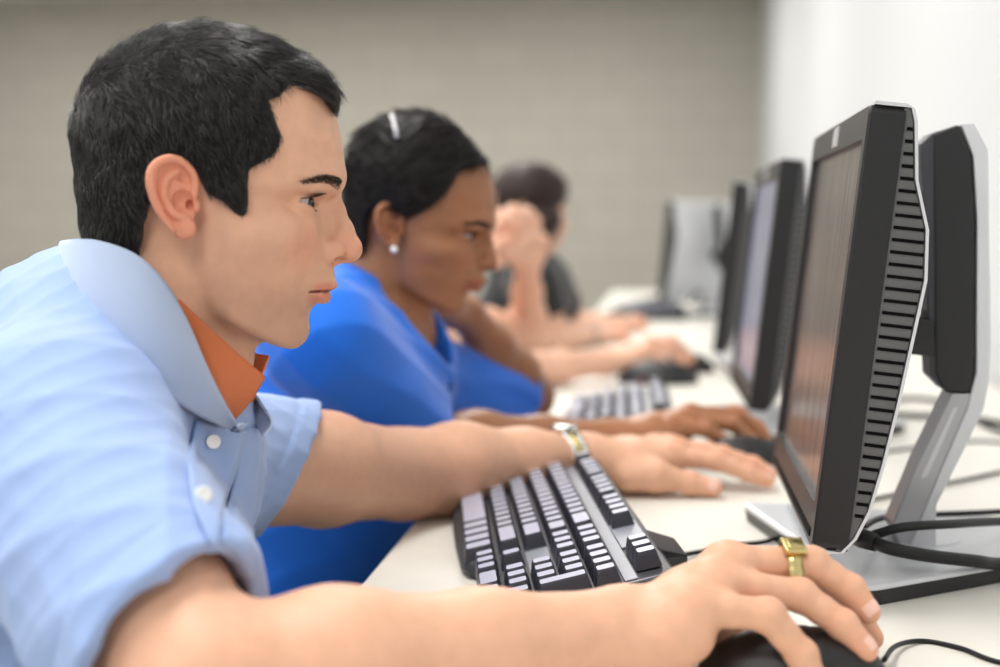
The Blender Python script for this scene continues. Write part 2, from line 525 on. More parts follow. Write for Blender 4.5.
def head_volume(h, fem=0.0, neck=None, stub=False):
    """Head in its own frame: units of 0.75 mm, x forward, y to its left, z up; feature positions written as (x, depth down)."""
    L = lambda px, py, y=0: (px - 230, y, 200 - py)
    v = Vol((-175, -122, -190), (145, 122, 185), h)
    X, Y, Z = v.xyz()
    v.ell(L(208, 136), (128, 96, 104), k=8)
    v.ell(L(176, 170), (96, 88, 80), k=14)
    # face: depth map over height and lateral distance
    py = 200 - v.ax[2].astype(float); ya = np.abs(v.ax[1].astype(float))
    prof = hermite([p[0] for p in PROFILE], [p[1] for p in PROFILE], np.clip(py, 40, 360)) - 230
    rows = hermite(LATZ, LAT, np.clip(py, 40, 367))
    T = hermite(LATY, rows.T, np.clip(ya, 0, 130))          # (ny, nz)
    pl = [(p, x) for p, x in PROFILE if p <= 250] + [(262, 332), (283, 330), (300, 323), (318, 315), (333, 311), (348, 303), (360, 284), (367, 255)]
    prof2 = hermite([p[0] for p in pl], [p[1] for p in pl], np.clip(py, 40, 366)) - 230
    w = np.clip((40 - ya) / 26, 0, 1); w = (w * w * (3 - 2 * w))[:, None]
    T = T + prof[None] * w + prof2[None] * (1 - w)
    gy, gz = np.gradient(T, h)
    nrm = np.sqrt(1 + gy ** 2 + gz ** 2).astype(f32)
    face = (X - T[None].astype(f32)) / nrm[None]
    jaw = ((X - 60) * -0.40 + (-(Z) - 157.5) * 0.92)           # plane under the jaw
    face = smax(face, jaw.astype(f32) + 0 * Y, f32(9))
    wid = np.interp(py, [60, 150, 200, 235, 262, 290, 320, 350], [86, 90, 90, 87, 82, 76, 66, 56]).astype(f32)
    face = smax(face, np.sqrt((np.abs(Y) + np.clip(-X - 5, 0, 60) * .25) ** 2 + 0 * Z) - wid[None, None] + 0 * X, f32(26))
    face = smax(face, (-40 - X) + 0 * Y + 0 * Z, f32(20))
    face = smax(face, (Z - 130) + 0 * X + 0 * Y, f32(10))
    v.D = smin(v.D, face, f32(9)); del face
    # neck
    nk = neck or [L(165, 215), L(150, 300), L(128, 392)]
    v.chain(nk, [70, 71, 78], k=16)
    v.chain([L(222, 322), L(205, 392)], [34, 40], k=22)
    v.ell(L(235, 368), (11, 12, 13), k=12)
    # nose
    ns = 1 - .45 * fem
    v.chain([L(322, 196), L(322, 225), L(326, 250)], [10, 13, 11], k=8)
    v.chain([L(331.5, 188), L(333 + 4 * ns, 208), L(330 + 14.5 * ns, 228), L(330 + 20 * ns, 244)], [8, 8.5, 10, 12], k=6)
    v.ell(L(330 + 21.3 * ns, 248.8), (13.5, 12.5 + 2 * fem, 14.0), k=4)
    v.chain([L(330 + 18 * ns, 256), L(333, 261)], [6, 6], k=4)
    for s in (-1, 1):
        v.ell(L(329.5, 250.5, s * (16 + 2 * fem)), (15, 8.5, 12.0), k=2.5)
        v.cap(L(338, 236, s * 6), L(334, 248, s * 12), 7, 7, k=8)
        v.ell(L(342, 264, s * 11.5), (8, 5.5, 4.6), k=1.5, sub=True)
        v.ell(L(341.5, 259.3, s * 20), (7.5, 11, 3.2), k=1.0, sub=True)
        # cheek and brow
        v.ell(L(256, 232, s * 60), (32, 26, 22), k=22)
        v.cap(L(329, 181, s * 20), L(305, 181, s * 62), 9, 7, k=12)
    # lips
    lf = 1 + .35 * fem
    up = [(300.5, 291.5, 35), (308, 289.5, 29), (319, 287.5, 20), (328.5, 285.5, 11), (332, 286.0, 0)]
    lo = [(302, 293.5, 33), (309, 295, 27), (317, 297.8, 19), (322.5, 299.6, 10), (324, 299.9, 0)]
    for s in (-1, 1):
        v.chain([L(a, b, s * c) for a, b, c in up], [1.5, 3 * lf, 4.8 * lf, 6.2 * lf, 6.0 * lf], k=4)
        v.chain([L(a, b, s * c) for a, b, c in lo], [1.5, 3.4 * lf, 5 * lf, 6.3 * lf, 6.6 * lf], k=4)
    for s in (-1, 1):
        v.chain([L(300, 292.5, s * 37), L(311, 292.6, s * 30), L(323, 292.8, s * 18), L(331, 292.0, s * 8), L(335, 292.6, 0)], [.9, 1.0, 1.0, .9, .9], k=1.6, sub=True)
        v.cap(L(330, 270, s * 0), L(337, 281, 0), 1.5, 2.0, k=5, sub=True)
    # eyes: lids over the ball, then the opening
    for s in (-1, 1):
        c = L(294, 200, s * 43)
        v.ell(c, (19.6, 20.5, 18), k=4)
        Sx = v.sl((c[0] - 12, c[1] - 26, c[2] - 24), (c[0] + 34, c[1] + 26, c[2] + 24))
        x, y, z = v.xyz(Sx)
        a = (y - c[1]) * s
        e = z + 0.0 - (200 - 200) - 0.06 * a
        do = (np.abs(e) - np.where(e > 0, 7.2, 6.6) * (1 - (a / 20.5) ** 2)) * .85 + 0 * x
        do = np.maximum(do, (c[0] + 1 - x))
        v.D[Sx] = smax(v.D[Sx], -do.astype(f32), f32(1.2))
    return v


def ear_mesh(s, h=0.9, female=0):
    """outer ear, built flat-ish and standing off the side of the head; s = -1 right, +1 left"""
    L = lambda px, py: ((px - 230), 200 - py)
    v = Vol((-95, 70, -50), (-20, 130, 55), h)
    X, Y, Z = v.xyz()
    yc = 89 + (-35 - X) * 0.42
    out = [(193, 196), (193, 178), (187, 166), (177, 158), (164, 157), (153, 163), (147.5, 175), (148.5, 190), (153, 205), (160, 219), (168, 230),
           (177, 238), (186, 238), (191, 230), (193, 214)]
    out = [L(*p) for p in catmull(out + out[:1], 50)]
    d2 = poly_sdf(X[:, 0], Z[0], out)[:, None, :]
    plate = smax((np.abs(Y - yc) - 3.0) * .92, d2 + 2, f32(2.5))
    v.D = plate.astype(f32)
    E = lambda px, py, o=0: (px - 230, 89 + (-35 - (px - 230)) * .42 + o, 200 - py)
    helix = catmull([(190, 197), (192, 184), (189, 172), (180, 162.5), (168, 160), (157, 165), (151, 175), (151.5, 190), (156, 204), (163, 217), (171, 228)], 26)
    v.ell(E(181, 201, -5), (16, 7, 17), k=2)
    v.chain([E(a, b, 5.5) for a, b in helix], [3.8] * 10 + [4.4] * 8 + [3.8] * 4 + [3.0] * 4, k=2)
    anti = catmull([(175, 172), (165, 180), (162.5, 192), (166, 204), (172, 213), (181, 216)], 14)
    v.chain([E(a, b, 4) for a, b in anti], [3.2] * 12 + [3.6] * 2, k=3.5)
    v.chain([E(177, 183, 1.5), E(188, 190, 2)], [3, 2.6], k=3)
    v.ell(E(183, 227, 3), (10, 6.5, 11), k=4)
    v.ell(E(193, 205, 4), (4.2, 4.5, 6.5), k=3)
    v.ell(E(180, 201, 3.5), (10.5, 7.2, 11), k=2, sub=True)
    v.ell(E(181, 178, 4), (6, 3.2, 4.5), k=2.5, sub=True)
    v.ell(E(187, 204, -1), (4, 6, 5), k=1.5, sub=True)
    V, Q = v.surf()
    if s < 0:
        V = V * np.array([1, -1, 1]); Q = Q[:, ::-1]
    return V, Q


def strands(P0, D, N, L, lift, curl, r, seg=5):
    """many fine hairs: roots, unit directions, normals -> verts, quads"""
    n = len(P0)
    t = np.linspace(0, 1, seg)
    B = np.cross(D, N); B /= np.linalg.norm(B, axis=1)[:, None] + 1e-9
    ph = RNG.uniform(-1, 1, n)
    C = (P0[:, None] + D[:, None] * (L[:, None] * t)[..., None]
         + N[:, None] * (L[:, None] * (lift[:, None] * (t - .55 * t * t)))[..., None]
         + B[:, None] * (L[:, None] * (curl * ph)[:, None] * (t * t))[..., None])
    rr = r * (1 - .75 * t)[None, :, None, None]
    ang = np.array([0, 2.094, 4.189])
    ring = N[:, None, None] * np.cos(ang)[None, None, :, None] + B[:, None, None] * np.sin(ang)[None, None, :, None]
    V = (C[:, :, None] + ring * rr).reshape(-1, 3)
    base = (np.arange(n) * seg * 3)[:, None, None]
    k = (np.arange(seg - 1) * 3)[None, :, None]
    i = np.arange(3)[None, None, :]
    j = (i + 1) % 3
    Q = np.stack([base + k + i, base + k + j, base + k + 3 + j, base + k + 3 + i], -1).reshape(-1, 4)
    return V, Q


def tri_sample(V, Q, n):
    a, b, c, d = (V[Q[:, i]] for i in range(4))
    N = np.cross(c - a, d - b)
    A = np.linalg.norm(N, axis=1) / 2
    i = RNG.choice(len(Q), n, p=A / A.sum())
    u, w = RNG.random((2, n, 1))
    p = (a[i] * (1 - u) + b[i] * u) * (1 - w) + (d[i] * (1 - u) + c[i] * u) * w
    return p, N[i] / (np.linalg.norm(N[i], axis=1)[:, None] + 1e-9)


def frame(origin, fwd, up, s):
    """local head units -> world"""
    f = np.array(fwd, float); f /= np.linalg.norm(f)
    u = np.array(up, float); u -= f * (u @ f); u /= np.linalg.norm(u)
    l = np.cross(u, f)
    R = np.stack([f, l, u], 0)
    return lambda V: np.asarray(V) @ R * s + np.array(origin), R


def face_tint(V, fem, lip=(.93, .56, .57)):
    if fem > .9: lip = (1.12, .62, .78)
    L = lambda px, py, y=0: (px - 230, y, 200 - py)
    T = np.ones((len(V), 3))
    b = bump_tint
    for s in (-1, 1):
        T = b(V, L(314, 288, s * 15), (22, 17, 5.6), lip, T)
        T = b(V, L(311, 298.5, s * 12), (20, 20, 7.0), lip, T)
        T = b(V, L(290, 240, s * 50), (34, 26, 28), (1.02, .90, .88), T)
        T = b(V, L(320, 190, s * 30), (14, 22, 7), (.90, .84, .80), T)
    for s in (-1, 1):
        T = b(V, L(341.5, 259.3, s * 17), (6.8, 10, 3.0), (.16, .10, .09), T)  # shade inside the nostril, painted into the skin tint
    T = b(V, L(348, 250), (30, 26, 22), (1.0, .87, .85), T)
    if not fem:
        T = b(V, L(285, 325), (50, 75, 40), (.83, .84, .86), T)
        T = b(V, L(230, 300), (60, 120, 42), (.87, .87, .87), T)
        T = b(V, L(318, 272), (12, 30, 8), (.92, .92, .93), T)
    # stomion line
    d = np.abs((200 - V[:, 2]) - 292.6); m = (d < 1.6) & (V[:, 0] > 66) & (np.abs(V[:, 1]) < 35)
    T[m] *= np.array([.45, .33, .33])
    return T


def build_eye(c, s, parent, TF, gaze=(1, 0, -.05), name='eye'):
    n = 28
    V, T = [], []
    g = np.array(gaze, float); g /= np.linalg.norm(g)
    a = np.cross(g, [0, 0, 1.0]); a /= np.linalg.norm(a); b = np.cross(a, g)
    F = []
    rings = [0, .08, .16, .24, .30, .36, .42, .47, .52, .57, .64, .75, .95, 1.2, 1.5, 1.9, 2.4, 3.14]
    for r in rings:
        for k in range(n):
            th = 2 * math.pi * k / n
            d = g * math.cos(r) + (a * math.cos(th) + b * math.sin(th)) * math.sin(r)
            rad = 16.3 + (1.6 * max(0, 1 - (r / .52) ** 2))
            V.append(np.array(c) + d * rad)
            T.append((.012, .01, .012) if r < .17 else ((.05, .028, .018) if r < .50 else ((.05, .035, .04) if r < .56 else (1, .97, .97))))
    for i in range(len(rings) - 1):
        for k in range(n):
            F.append((i * n + k, (i + 1) * n + k, (i + 1) * n + (k + 1) % n, i * n + (k + 1) % n))
    return fastmesh(name, TF(np.array(V)), F, WHITE_EYE, parent, tint=np.array(T))


def brow_and_lashes(parent, TF, R, s, dens=1.0, m=BROW, female=False):
    """eyebrow and upper lashes on side s"""
    L = lambda px, py, y=0: np.array((px - 230, s * y, 200 - py), float)
    n = int(620 * dens)
    t = RNG.random(n)
    cur = catmull([(333, 182.5, 32), (326, 179.5, 40), (314, 176.5, 54), (298, 180, 74)], 60)
    q = cur[(t * 59).astype(int)]
    t = t ** 1.25
    w = np.interp(t, [0, .15, .35, .65, 1], [4.8, 5.8, 5.8, 4.4, 1.8])
    off = RNG.uniform(-1, 1, n) * w
    P0 = np.stack([q[:, 0] - 230 + .0, s * q[:, 2], 200 - q[:, 1] + off], 1)
    D = np.tile([-.62, s * .72, .25], (n, 1)) + RNG.normal(0, .18, (n, 3)) - np.array([0, 0, .5]) * (off / 6)[:, None]
    D /= np.linalg.norm(D, axis=1)[:, None]
    N = np.tile([.75, s * .62, .1], (n, 1)); N /= np.linalg.norm(N, axis=1)[:, None]
    P0 = P0 + N * 1.2
    return P0, D, N


class Head:
    def __init__(s, origin, fwd, up, scale, fem=0, h=1.5, neck=None):
        s.TF, s.R = frame(origin, fwd, up, scale)
        s.v = head_volume(h, fem, neck); s.fem = fem; s.scale = scale
        V, Q = s.v.surf()
        V, Q = V, Q
        T = face_tint(V, fem)
        s.headbvh = BVHTree.FromPolygons(V.tolist(), Q.tolist())
        parts = [(V, Q, T)]
        for sd in (-1, 1):
            EV, EQ = ear_mesh(sd)
            EV = EV * np.array([1, 1, 1])
            ET = np.ones((len(EV), 3)) * (np.array([1.03, .75, .71]) if fem < .5 else np.array([1.02, .93, .88]))
            c = np.linalg.norm((EV - np.array([-50, sd * 93, 0])) / np.array([12, 20, 14]), axis=1)
            parts.append((EV, EQ, ET))
        s.parts = parts

    def skin(s):
        out = []; n = 0; VV = []; QQ = []; TT = []
        for V, Q, T in s.parts:
            VV.append(s.TF(V)); QQ.append(Q + n); TT.append(T); n += len(V)
        return np.vstack(VV), np.vstack(QQ), np.vstack(TT)

    def onto(s, P0, D):
        """drop points onto the skin along -D (local)"""
        out = []
        for p, d in zip(P0, D):
            hit = s.headbvh.ray_cast(Vector(p + d * 45), Vector(-d), 90)
            out.append(np.array(hit[0]) if hit[0] is not None else p)
        return np.array(out)

    def face_details(s, parent, brow=True, dens=1.0, gaze=(1, -.3, -.10), m=BROW):
        for sd in (-1, 1):
            build_eye((294 - 230, sd * 43, 0), sd, parent, s.TF, gaze)
        if brow:
            for sd in (-1, 1):
                P0, D, N = brow_and_lashes(parent, s.TF, s.R, sd, dens)
                P0 = s.onto(P0, N) + N * .2
                k = len(P0)
                V, Q = strands(P0, D, N, RNG.uniform(5, 9, k), np.full(k, .15), .1, .26, 4)
                fastmesh('eyebrow', s.TF(V), Q, m, parent)
        for sd in (-1, 1):
            VV, QQ, n = [], [], 0
            k = 70
            a = np.linspace(-15, 17.5, k)
            e = 7.2 * (1 - (a / 20.5) ** 2) + .06 * a
            x = np.sqrt(np.maximum(0, 17.6 ** 2 - a ** 2 - e ** 2))
            P0 = np.stack([64 + x, sd * (43 + a), e + .2], 1)
            D = np.stack([np.ones(k), sd * a / 22, np.full(k, .02)], 1); D /= np.linalg.norm(D, axis=1)[:, None]
            N = np.tile([0, 0, 1.0], (k, 1))
            V, Q = strands(P0, D, N, np.full(k, 12.5) + RNG.uniform(-1, 1, k), np.full(k, .3), .12, 1.0, 5)
            VV.append(V); QQ.append(Q + n); n += len(V)
            a = np.linspace(-15, 17, 34)
            e = -6.6 * (1 - (a / 20.5) ** 2) + .06 * a
            x = np.sqrt(np.maximum(0, 17.6 ** 2 - a ** 2 - e ** 2))
            P0 = np.stack([64 + x, sd * (43 + a), e - .2], 1)
            D = np.stack([np.ones(34), sd * a / 22, np.full(34, -.5)], 1); D /= np.linalg.norm(D, axis=1)[:, None]
            V, Q = strands(P0, D, np.tile([0, 0, 1.0], (34, 1)), np.full(34, 4.0), np.full(34, -.2), .05, .25, 4)
            VV.append(V); QQ.append(Q + n); n += len(V)
            fastmesh('eyelashes', s.TF(np.vstack(VV)), np.vstack(QQ), m, parent)


def join_parts(parts):
    n = 0; VV = []; QQ = []; TT = []
    for V, Q, T in parts:
        VV.append(V); QQ.append(Q + n); TT.append(T if T is not None else np.ones((len(V), 3))); n += len(V)
    return np.vstack(VV), np.vstack(QQ), np.vstack(TT)


MAN_HAIR = [(68, 144), (70, 125), (73, 110), (79, 96), (87, 83), (98, 68), (112, 54), (122, 43), (134, 34), (149, 27), (166, 22.5), (180, 20.5), (195, 20.5),
            (211, 23), (227, 27), (245, 30), (263, 35), (278, 41), (292, 48.5), (306, 57), (318, 67), (327, 77), (333, 87), (337, 97), (338, 105), (336, 111), (333, 113),
            (331, 111), (326, 104), (318, 97), (309, 92), (298, 89), (287, 88)]
MAN_HAIR_SIDE = [(277, 88.5), (268, 90), (264, 93), (267, 100), (270, 107), (274, 118), (278, 130), (277, 141), (270, 151), (257, 159), (246, 165), (243, 180), (243, 198), (241, 218), (233, 215),
                 (225, 206), (212, 197), (203, 192), (196, 180), (190, 168), (180, 159), (166, 155), (153, 163), (148, 176), (146, 192), (141, 206), (136, 222), (133, 240), (130, 262)]
MAN_HAIR_BACK = [(92, 262), (86, 240), (82, 222), (76, 201), (71, 180), (68, 162)]


def hair_shell(v, poly, ells, h=1.6, k=6, amp=.7):
    hv = Vol((-190, -130, -100), (150, 130, 235), h)
    X, Y, Z = hv.xyz()
    for c, r in ells:
        hv.ell(c, r, k=14)
    d2 = poly_sdf(X[:, 0], Z[0], [(a - 230, 200 - b) for a, b in poly])[:, None, :]
    hv.D = smax(hv.D, d2.astype(f32), f32(k))
    n = 0 * X + (np.sin(X * .16 + 1.7 * np.sin(Y * .07 + Z * .05)) * np.sin(Z * .13 + 1.3 * np.sin(X * .05)) + .6 * np.sin(Y * .2 + Z * .11) * np.sin(X * .21 + Y * .1))
    hv.D += (amp * n).astype(f32)
    return hv


# ------------------------------------------------------------------ the room
WX0, WX1, WY0, WY1, WH = -7.0, 0.665, -2.6, 10.1, 2.75


def slab(name, lo, hi, m):
    b = MB(); b.box(lo, hi)
    return tag(b.build(name, m), kind='structure')


slab('floor', (WX0 - .1, WY0 - .1, -.1), (WX1 + .1, WY1 + .1, 0), FLOORM)
slab('ceiling', (WX0 - .1, WY0 - .1, WH), (WX1 + .1, WY1 + .1, WH + .1), CEIL)


def block_wall():
    m = mat('wall_blocks', (158, 152, 142), 0.9, noise=(3, .03))
    nt = m.node_tree; b = nt.nodes['Principled BSDF']
    tc = nt.nodes.new('ShaderNodeTexCoord')
    mp = nt.nodes.new('ShaderNodeMapping')
    mp.inputs['Rotation'].default_value = (math.pi / 2, 0, 0)
    br = nt.nodes.new('ShaderNodeTexBrick')
    br.inputs['Color1'].default_value = srgb(180, 177, 168); br.inputs['Color2'].default_value = srgb(176, 173, 164)
    br.inputs['Mortar'].default_value = srgb(163, 159, 151)
    br.inputs['Scale'].default_value = 1.0
    br.inputs['Mortar Size'].default_value = .006
    br.inputs['Brick Width'].default_value = .4; br.inputs['Row Height'].default_value = .2
    nt.links.new(tc.outputs['Object'], mp.inputs['Vector']); nt.links.new(mp.outputs['Vector'], br.inputs['Vector'])
    nt.links.new(br.outputs['Color'], b.inputs['Base Color'])
    bp = nt.nodes.new('ShaderNodeBump'); bp.inputs['Strength'].default_value = .4; bp.inputs['Distance'].default_value = .004
    bp.invert = True
    nt.links.new(br.outputs['Fac'], bp.inputs['Height']); nt.links.new(bp.outputs['Normal'], b.inputs['Normal'])
    return m


BLOCK = block_wall()
slab('wall_back', (WX0 - .1, WY1, 0), (WX1 + .1, WY1 + .1, WH), BLOCK)
slab('wall_right', (WX1, WY0, 0), (WX1 + .1, WY1, WH), WALLW)
slab('wall_left', (WX0 - .1, WY0, 0), (WX0, WY1, WH), WALLW)
slab('wall_front', (WX0 - .1, WY0 - .1, 0), (WX1 + .1, WY0, WH), WALLW)

# ceiling fixtures: recessed panels, each with a real lamp behind the diffuser face
PANELS = [(x, y) for x in (-.55, -2.4, -4.4) for y in (-1.2, 1.2, 3.6, 6.0, 8.2)]  # rearmost row is added, unseen, to brighten the back wall
first = None
for i, (x, y) in enumerate(PANELS):
    if first is None:
        t = empty('ceiling_light', (x, y, WH), 'white recessed ceiling light panel', 'ceiling light', 'ceiling light panels')
        b = MB()
        for lo, hi in (((-.31, -.61, -.03), (.31, -.57, 0)), ((-.31, .57, -.03), (.31, .61, 0)), ((-.31, -.57, -.03), (-.27, .57, 0)), ((.27, -.57, -.03), (.31, .57, 0))):
            b.box([x + lo[0], y + lo[1], WH + lo[2]], [x + hi[0], y + hi[1], WH + hi[2]])
        fr = b.build('light_frame', CEIL, t)
        b = MB(); b.box((x - .27, y - .57, WH - .012), (x + .27, y + .57, WH - .004)); df = b.build('diffuser', DIFFUSER, t)
        ld = bpy.data.lights.new('panel_lamp', 'AREA'); ld.shape = 'RECTANGLE'; ld.size = .54; ld.size_y = 1.14
        ld.energy = 30; ld.color = (1.0, .975, .945)
        lo = bpy.data.objects.new('panel_lamp', ld); COL.objects.link(lo); lo.location = (x, y, WH - .03); lo.parent = t
        lo.matrix_parent_inverse = t.matrix_basis.inverted()
        first = (t, (fr, df, lo), x, y)
    else:
        t0, ch, x0, y0 = first
        t = t0.copy(); COL.objects.link(t); t.location = (x, y, WH)
        for c in ch:
            q = c.copy(); COL.objects.link(q); q.parent = t; q.matrix_parent_inverse = c.matrix_parent_inverse.copy()

W = bpy.data.worlds.new('world'); SC.world = W; W.use_nodes = True
W.node_tree.nodes['Background'].inputs[0].default_value = (.9, .95, 1, 1)
W.node_tree.nodes['Background'].inputs[1].default_value = .6
SC.view_settings.view_transform = 'Standard'; SC.view_settings.look = 'None'
SC.view_settings.exposure = 0.0; SC.view_settings.gamma = 1.0
SC.view_settings.use_curve_mapping = False
SC.cycles.use_denoising = True
SC.cycles.max_bounces = 8; SC.cycles.diffuse_bounces = 5

# desk: one long worktop with panel legs
DX0, DX1, DY0, DY1 = -.262, .655, .40, 7.1
desk = empty('long_desk', ((DX0 + DX1) / 2, (DY0 + DY1) / 2, 0), 'long white laminate desk running along the right wall', 'desk')
b = MB(); b.box((DX0, DY0, DESK - .03), (DX1, DY1, DESK), bev=.003); b.build('worktop', LAMIN, desk)
for y in (.5, 2.25, 4.8, 7.0):
    b = MB(); b.box((DX0 + .2, y, 0), (DX1 - .05, y + .03, DESK - .03)); b.build('panel_leg', DESKEDGE, desk)
b = MB(); b.box((DX1 - .08, DY0 + .1, .25), (DX1 - .06, DY1 - .1, DESK - .03)); b.build('modesty_panel', DESKEDGE, desk)

# ------------------------------------------------------------------ man in the light blue polo
man = empty('person', (-.45, 1.1, 0), 'young man with short black hair in light blue polo over an orange collar', 'person')
HO = P(234.5, 201.5, 1.065)
vray = (HO - CAM) / np.linalg.norm(HO - CAM)
upv = UP - vray * (UP @ vray)
fwd = np.cross(vray, upv)
mh = Head(HO, fwd, upv, 1.065 / FPX * .952, 0, 1.5)
mh.face_details(man, gaze=(1, -.42, -.10))
SIDEK = .935
toU = lambda p: (230 + (p[0] - 234.5) / .968, 200 + (p[1] - 201.5) / .968)
poly = [toU(p) for p in MAN_HAIR] + [(230 + (a - 230) * SIDEK, 200 + (b - 200) * SIDEK) for a, b in MAN_HAIR_SIDE] + [toU(p) for p in MAN_HAIR_BACK]
LL = lambda px, py, y=0: (px - 230, y, 200 - py)
hv = hair_shell(mh.v, poly, [(LL(206, 134), (141, 106, 116)), (LL(165, 190), (95, 96, 95)), (LL(150, 240), (78, 80, 60)), (LL(300, 90), (48, 66, 42)), (LL(226, 196), (52, 100, 44))])
HV, HQ = hv.surf()


def man_hair_strands(n):
    p, N = tri_sample(HV, HQ, n)
    top = np.clip((p[:, 2] - 60) / 60, 0, 1) * np.clip(1.15 - (np.abs(p[:, 1]) / 100) ** 2, 0, 1)
    back = np.clip((-p[:, 0] - 90) / 50, 0, 1)
    F = np.stack([.95 * top + .30 * (1 - top) * (1 - back) - .0 * back, .35 * np.sin(p[:, 0] * .05) * top, -.15 * top - 1.0 * (1 - top)], 1)
    w = np.stack([np.sin(p[:, 0] * .11 + p[:, 2] * .07), np.sin(p[:, 2] * .1 + p[:, 0] * .08 + 2), np.sin(p[:, 0] * .09 - p[:, 2] * .12 + 4)], 1)
    F = F + .30 * w + RNG.normal(0, .16, F.shape)
    D = F - N * (F * N).sum(1)[:, None]
    D /= np.linalg.norm(D, axis=1)[:, None] + 1e-9
    L = RNG.uniform(9, 16, n) * (.75 + .65 * top)
    lift = RNG.uniform(.14, .34, n) + .2 * top + .1 * np.clip(w[:, 0], 0, 1)
    edge = (p[:, 0] > 75) & (p[:, 2] < 118)
    L = np.where(edge, L * .5, L)
    lift = np.where(edge, .16, lift)
    p = p - N * .3
    return strands(p, D, N, L, lift, np.full(n, .25), .30, 5)


SV, SQ = man_hair_strands(30000)
A, B_, _ = join_parts([(HV, HQ, None), (SV, SQ, None)])
hair_o = fastmesh('hair', mh.TF(A), B_, [HAIR_B, HAIR_S], man)
hair_o.data.polygons.foreach_set('material_index', np.r_[np.zeros(len(HQ)), np.ones(len(SQ))].astype(np.int32))
bodyparts = [mh.skin()]


# ------------------------------------------------------------------ bodies
def limb_block(lo, hi, h):
    return Vol(np.minimum(lo, hi), np.maximum(lo, hi), h)


def arm_and_hand(shoulder, elbow, wrist, fingers, thumb, r=(.052, .043, .030), h=.0017, palm=None, hs=1.0, wflat=None):
    """upper arm, forearm, wrist, palm and five separate fingers as one skin.
    fingers: four lists of 4 joints (knuckle, middle joint, end joint, tip), index first; thumb: 4 joints."""
    S, E, Wp = map(lambda p: np.array(p, float), (shoulder, elbow, wrist))
    allp = np.array([S, E, Wp] + [q for f in fingers for q in f] + list(thumb))
    v = Vol(allp.min(0) - .075, allp.max(0) + .075, h)
    # arm
    v.chain([S, S * .45 + E * .55, E], [r[0] * 1.12, r[0], r[1] * .98], k=.02)
    fa = E * .72 + Wp * .28; fb = E * .38 + Wp * .62
    v.chain([E, fa, fb, Wp], [r[1] * .95, r[1] * 1.04, r[1] * .80, r[2] * .86], k=.02)
    d = (Wp - E) / np.linalg.norm(Wp - E)
    K = [np.array(f[0]) for f in fingers]
    across = (K[0] - K[3]); across /= np.linalg.norm(across)
    v.cap(Wp - d * .01 + across * .010, Wp - d * .01 - across * .010, r[2] * .84, r[2] * .80, k=.015)
    # palm: metacarpal rays
    R = [.0165, .0170, .0160, .0150]
    base = [Wp + across * (0.016 - .0105 * i) * hs + d * .006 for i in range(4)]
    up = np.cross(across, K[1] - Wp); up /= np.linalg.norm(up)
    if up[2] < 0: up = -up
    for i in range(4):
        v.cap(base[i], K[i] - up * .004 * hs, .0175 * hs, R[i] * .86 * hs, k=.010)
    for i in range(3):
        v.cap((base[i] + K[i]) / 2 - up * .004, (base[i + 1] + K[i + 1]) / 2 - up * .004, .0155 * hs, .0155 * hs, k=.010)
    v.ell(base[3] * .5 + K[3] * .5 - up * .009 * hs, (.024 * hs, .018 * hs, .015 * hs), k=.012)
    v.ell(base[3] * .9 + K[3] * .1 - up * .007 * hs, (.022 * hs, .017 * hs, .015 * hs), k=.012)
    th = [np.array(q) for q in thumb]
    v.cap(base[0] + d * .004 - up * .004, th[1], .0165 * hs, .0135 * hs, k=.012)
    v.cap((base[1] * .5 + K[1] * .5) - up * .010, th[1], .013 * hs, .011 * hs, k=.014)
    palmD = v.D.copy()
    out = palmD.copy()
    nails = []
    FR = [(.0100, .0090, .0082, .0068), (.0103, .0093, .0084, .0070), (.0098, .0088, .0080, .0067), (.0096, .0088, .0080, .0068)]
    def digit(J, rr, kk=.006):
        J = [np.array(q, float) for q in J]
        lo = np.min(J, 0) - .03; hi = np.max(J, 0) + .03
        Sx = v.sl(lo, hi)
        D = np.full(v.D.shape, 1e3, dtype=f32) if False else None
        sub = Vol.__new__(Vol); sub.h = v.h; sub.lo = v.lo + v.h * np.array([q.start for q in Sx]); sub.n = np.array([q.stop - q.start for q in Sx])
        sub.ax = [v.ax[i][Sx[i]] for i in range(3)]; sub.D = np.full(tuple(sub.n), 1e3, dtype=f32)
        for i in range(3):
            m = (J[i] + J[i + 1]) / 2
            ra, rb = rr[i] * hs, rr[i + 1] * hs
            sub.cap(J[i], m, ra, (ra + rb) / 2 * .95, k=.003); sub.cap(m, J[i + 1], (ra + rb) / 2 * .95, rb, k=.003)
        for i in (1, 2):
            sub.ell(J[i], (rr[i] * 1.06 * hs,) * 3, k=.004)
        out[Sx] = np.minimum(out[Sx], smin(palmD[Sx], sub.D, f32(kk)))
        t = J[3] - J[2]; t /= np.linalg.norm(t)
        uu = up * .55 + (CAM - J[3]) / np.linalg.norm(CAM - J[3]) * .75 if rr[0] > .0125 else up
        nu = uu - t * (uu @ t); nu /= np.linalg.norm(nu)
        nails.append((J[3] - t * .001 + nu * rr[3] * .9 * hs, t, nu, rr[3] * hs))
    for i in range(4):
        digit(fingers[i], FR[i])
        v.D = out
    digit(th, (.0130, .0118, .0108, .0085), .010)
    # knuckle tendons
    v.D = out
    for i in range(4):
        v.ell(K[i] + up * .0035 * hs, (.0105 * hs, .0095 * hs, .008 * hs), k=.008)
    V, Q = v.surf()
    T = np.ones((len(V), 3))
    for J, w in [(f, 1) for f in fingers] + [(th, 1)]:
        T = bump_tint(V, J[3], (.016, .016, .016), (1.02, .92, .90), T)
        for q in (J[1], J[2]):
            T = bump_tint(V, np.array(q) + up * .008, (.011, .011, .008), (1.0, .90, .87), T)
    for k_ in K:
        T = bump_tint(V, k_ + up * .010, (.014, .014, .010), (1.0, .91, .88), T)
    return (V, Q, T), nails, up


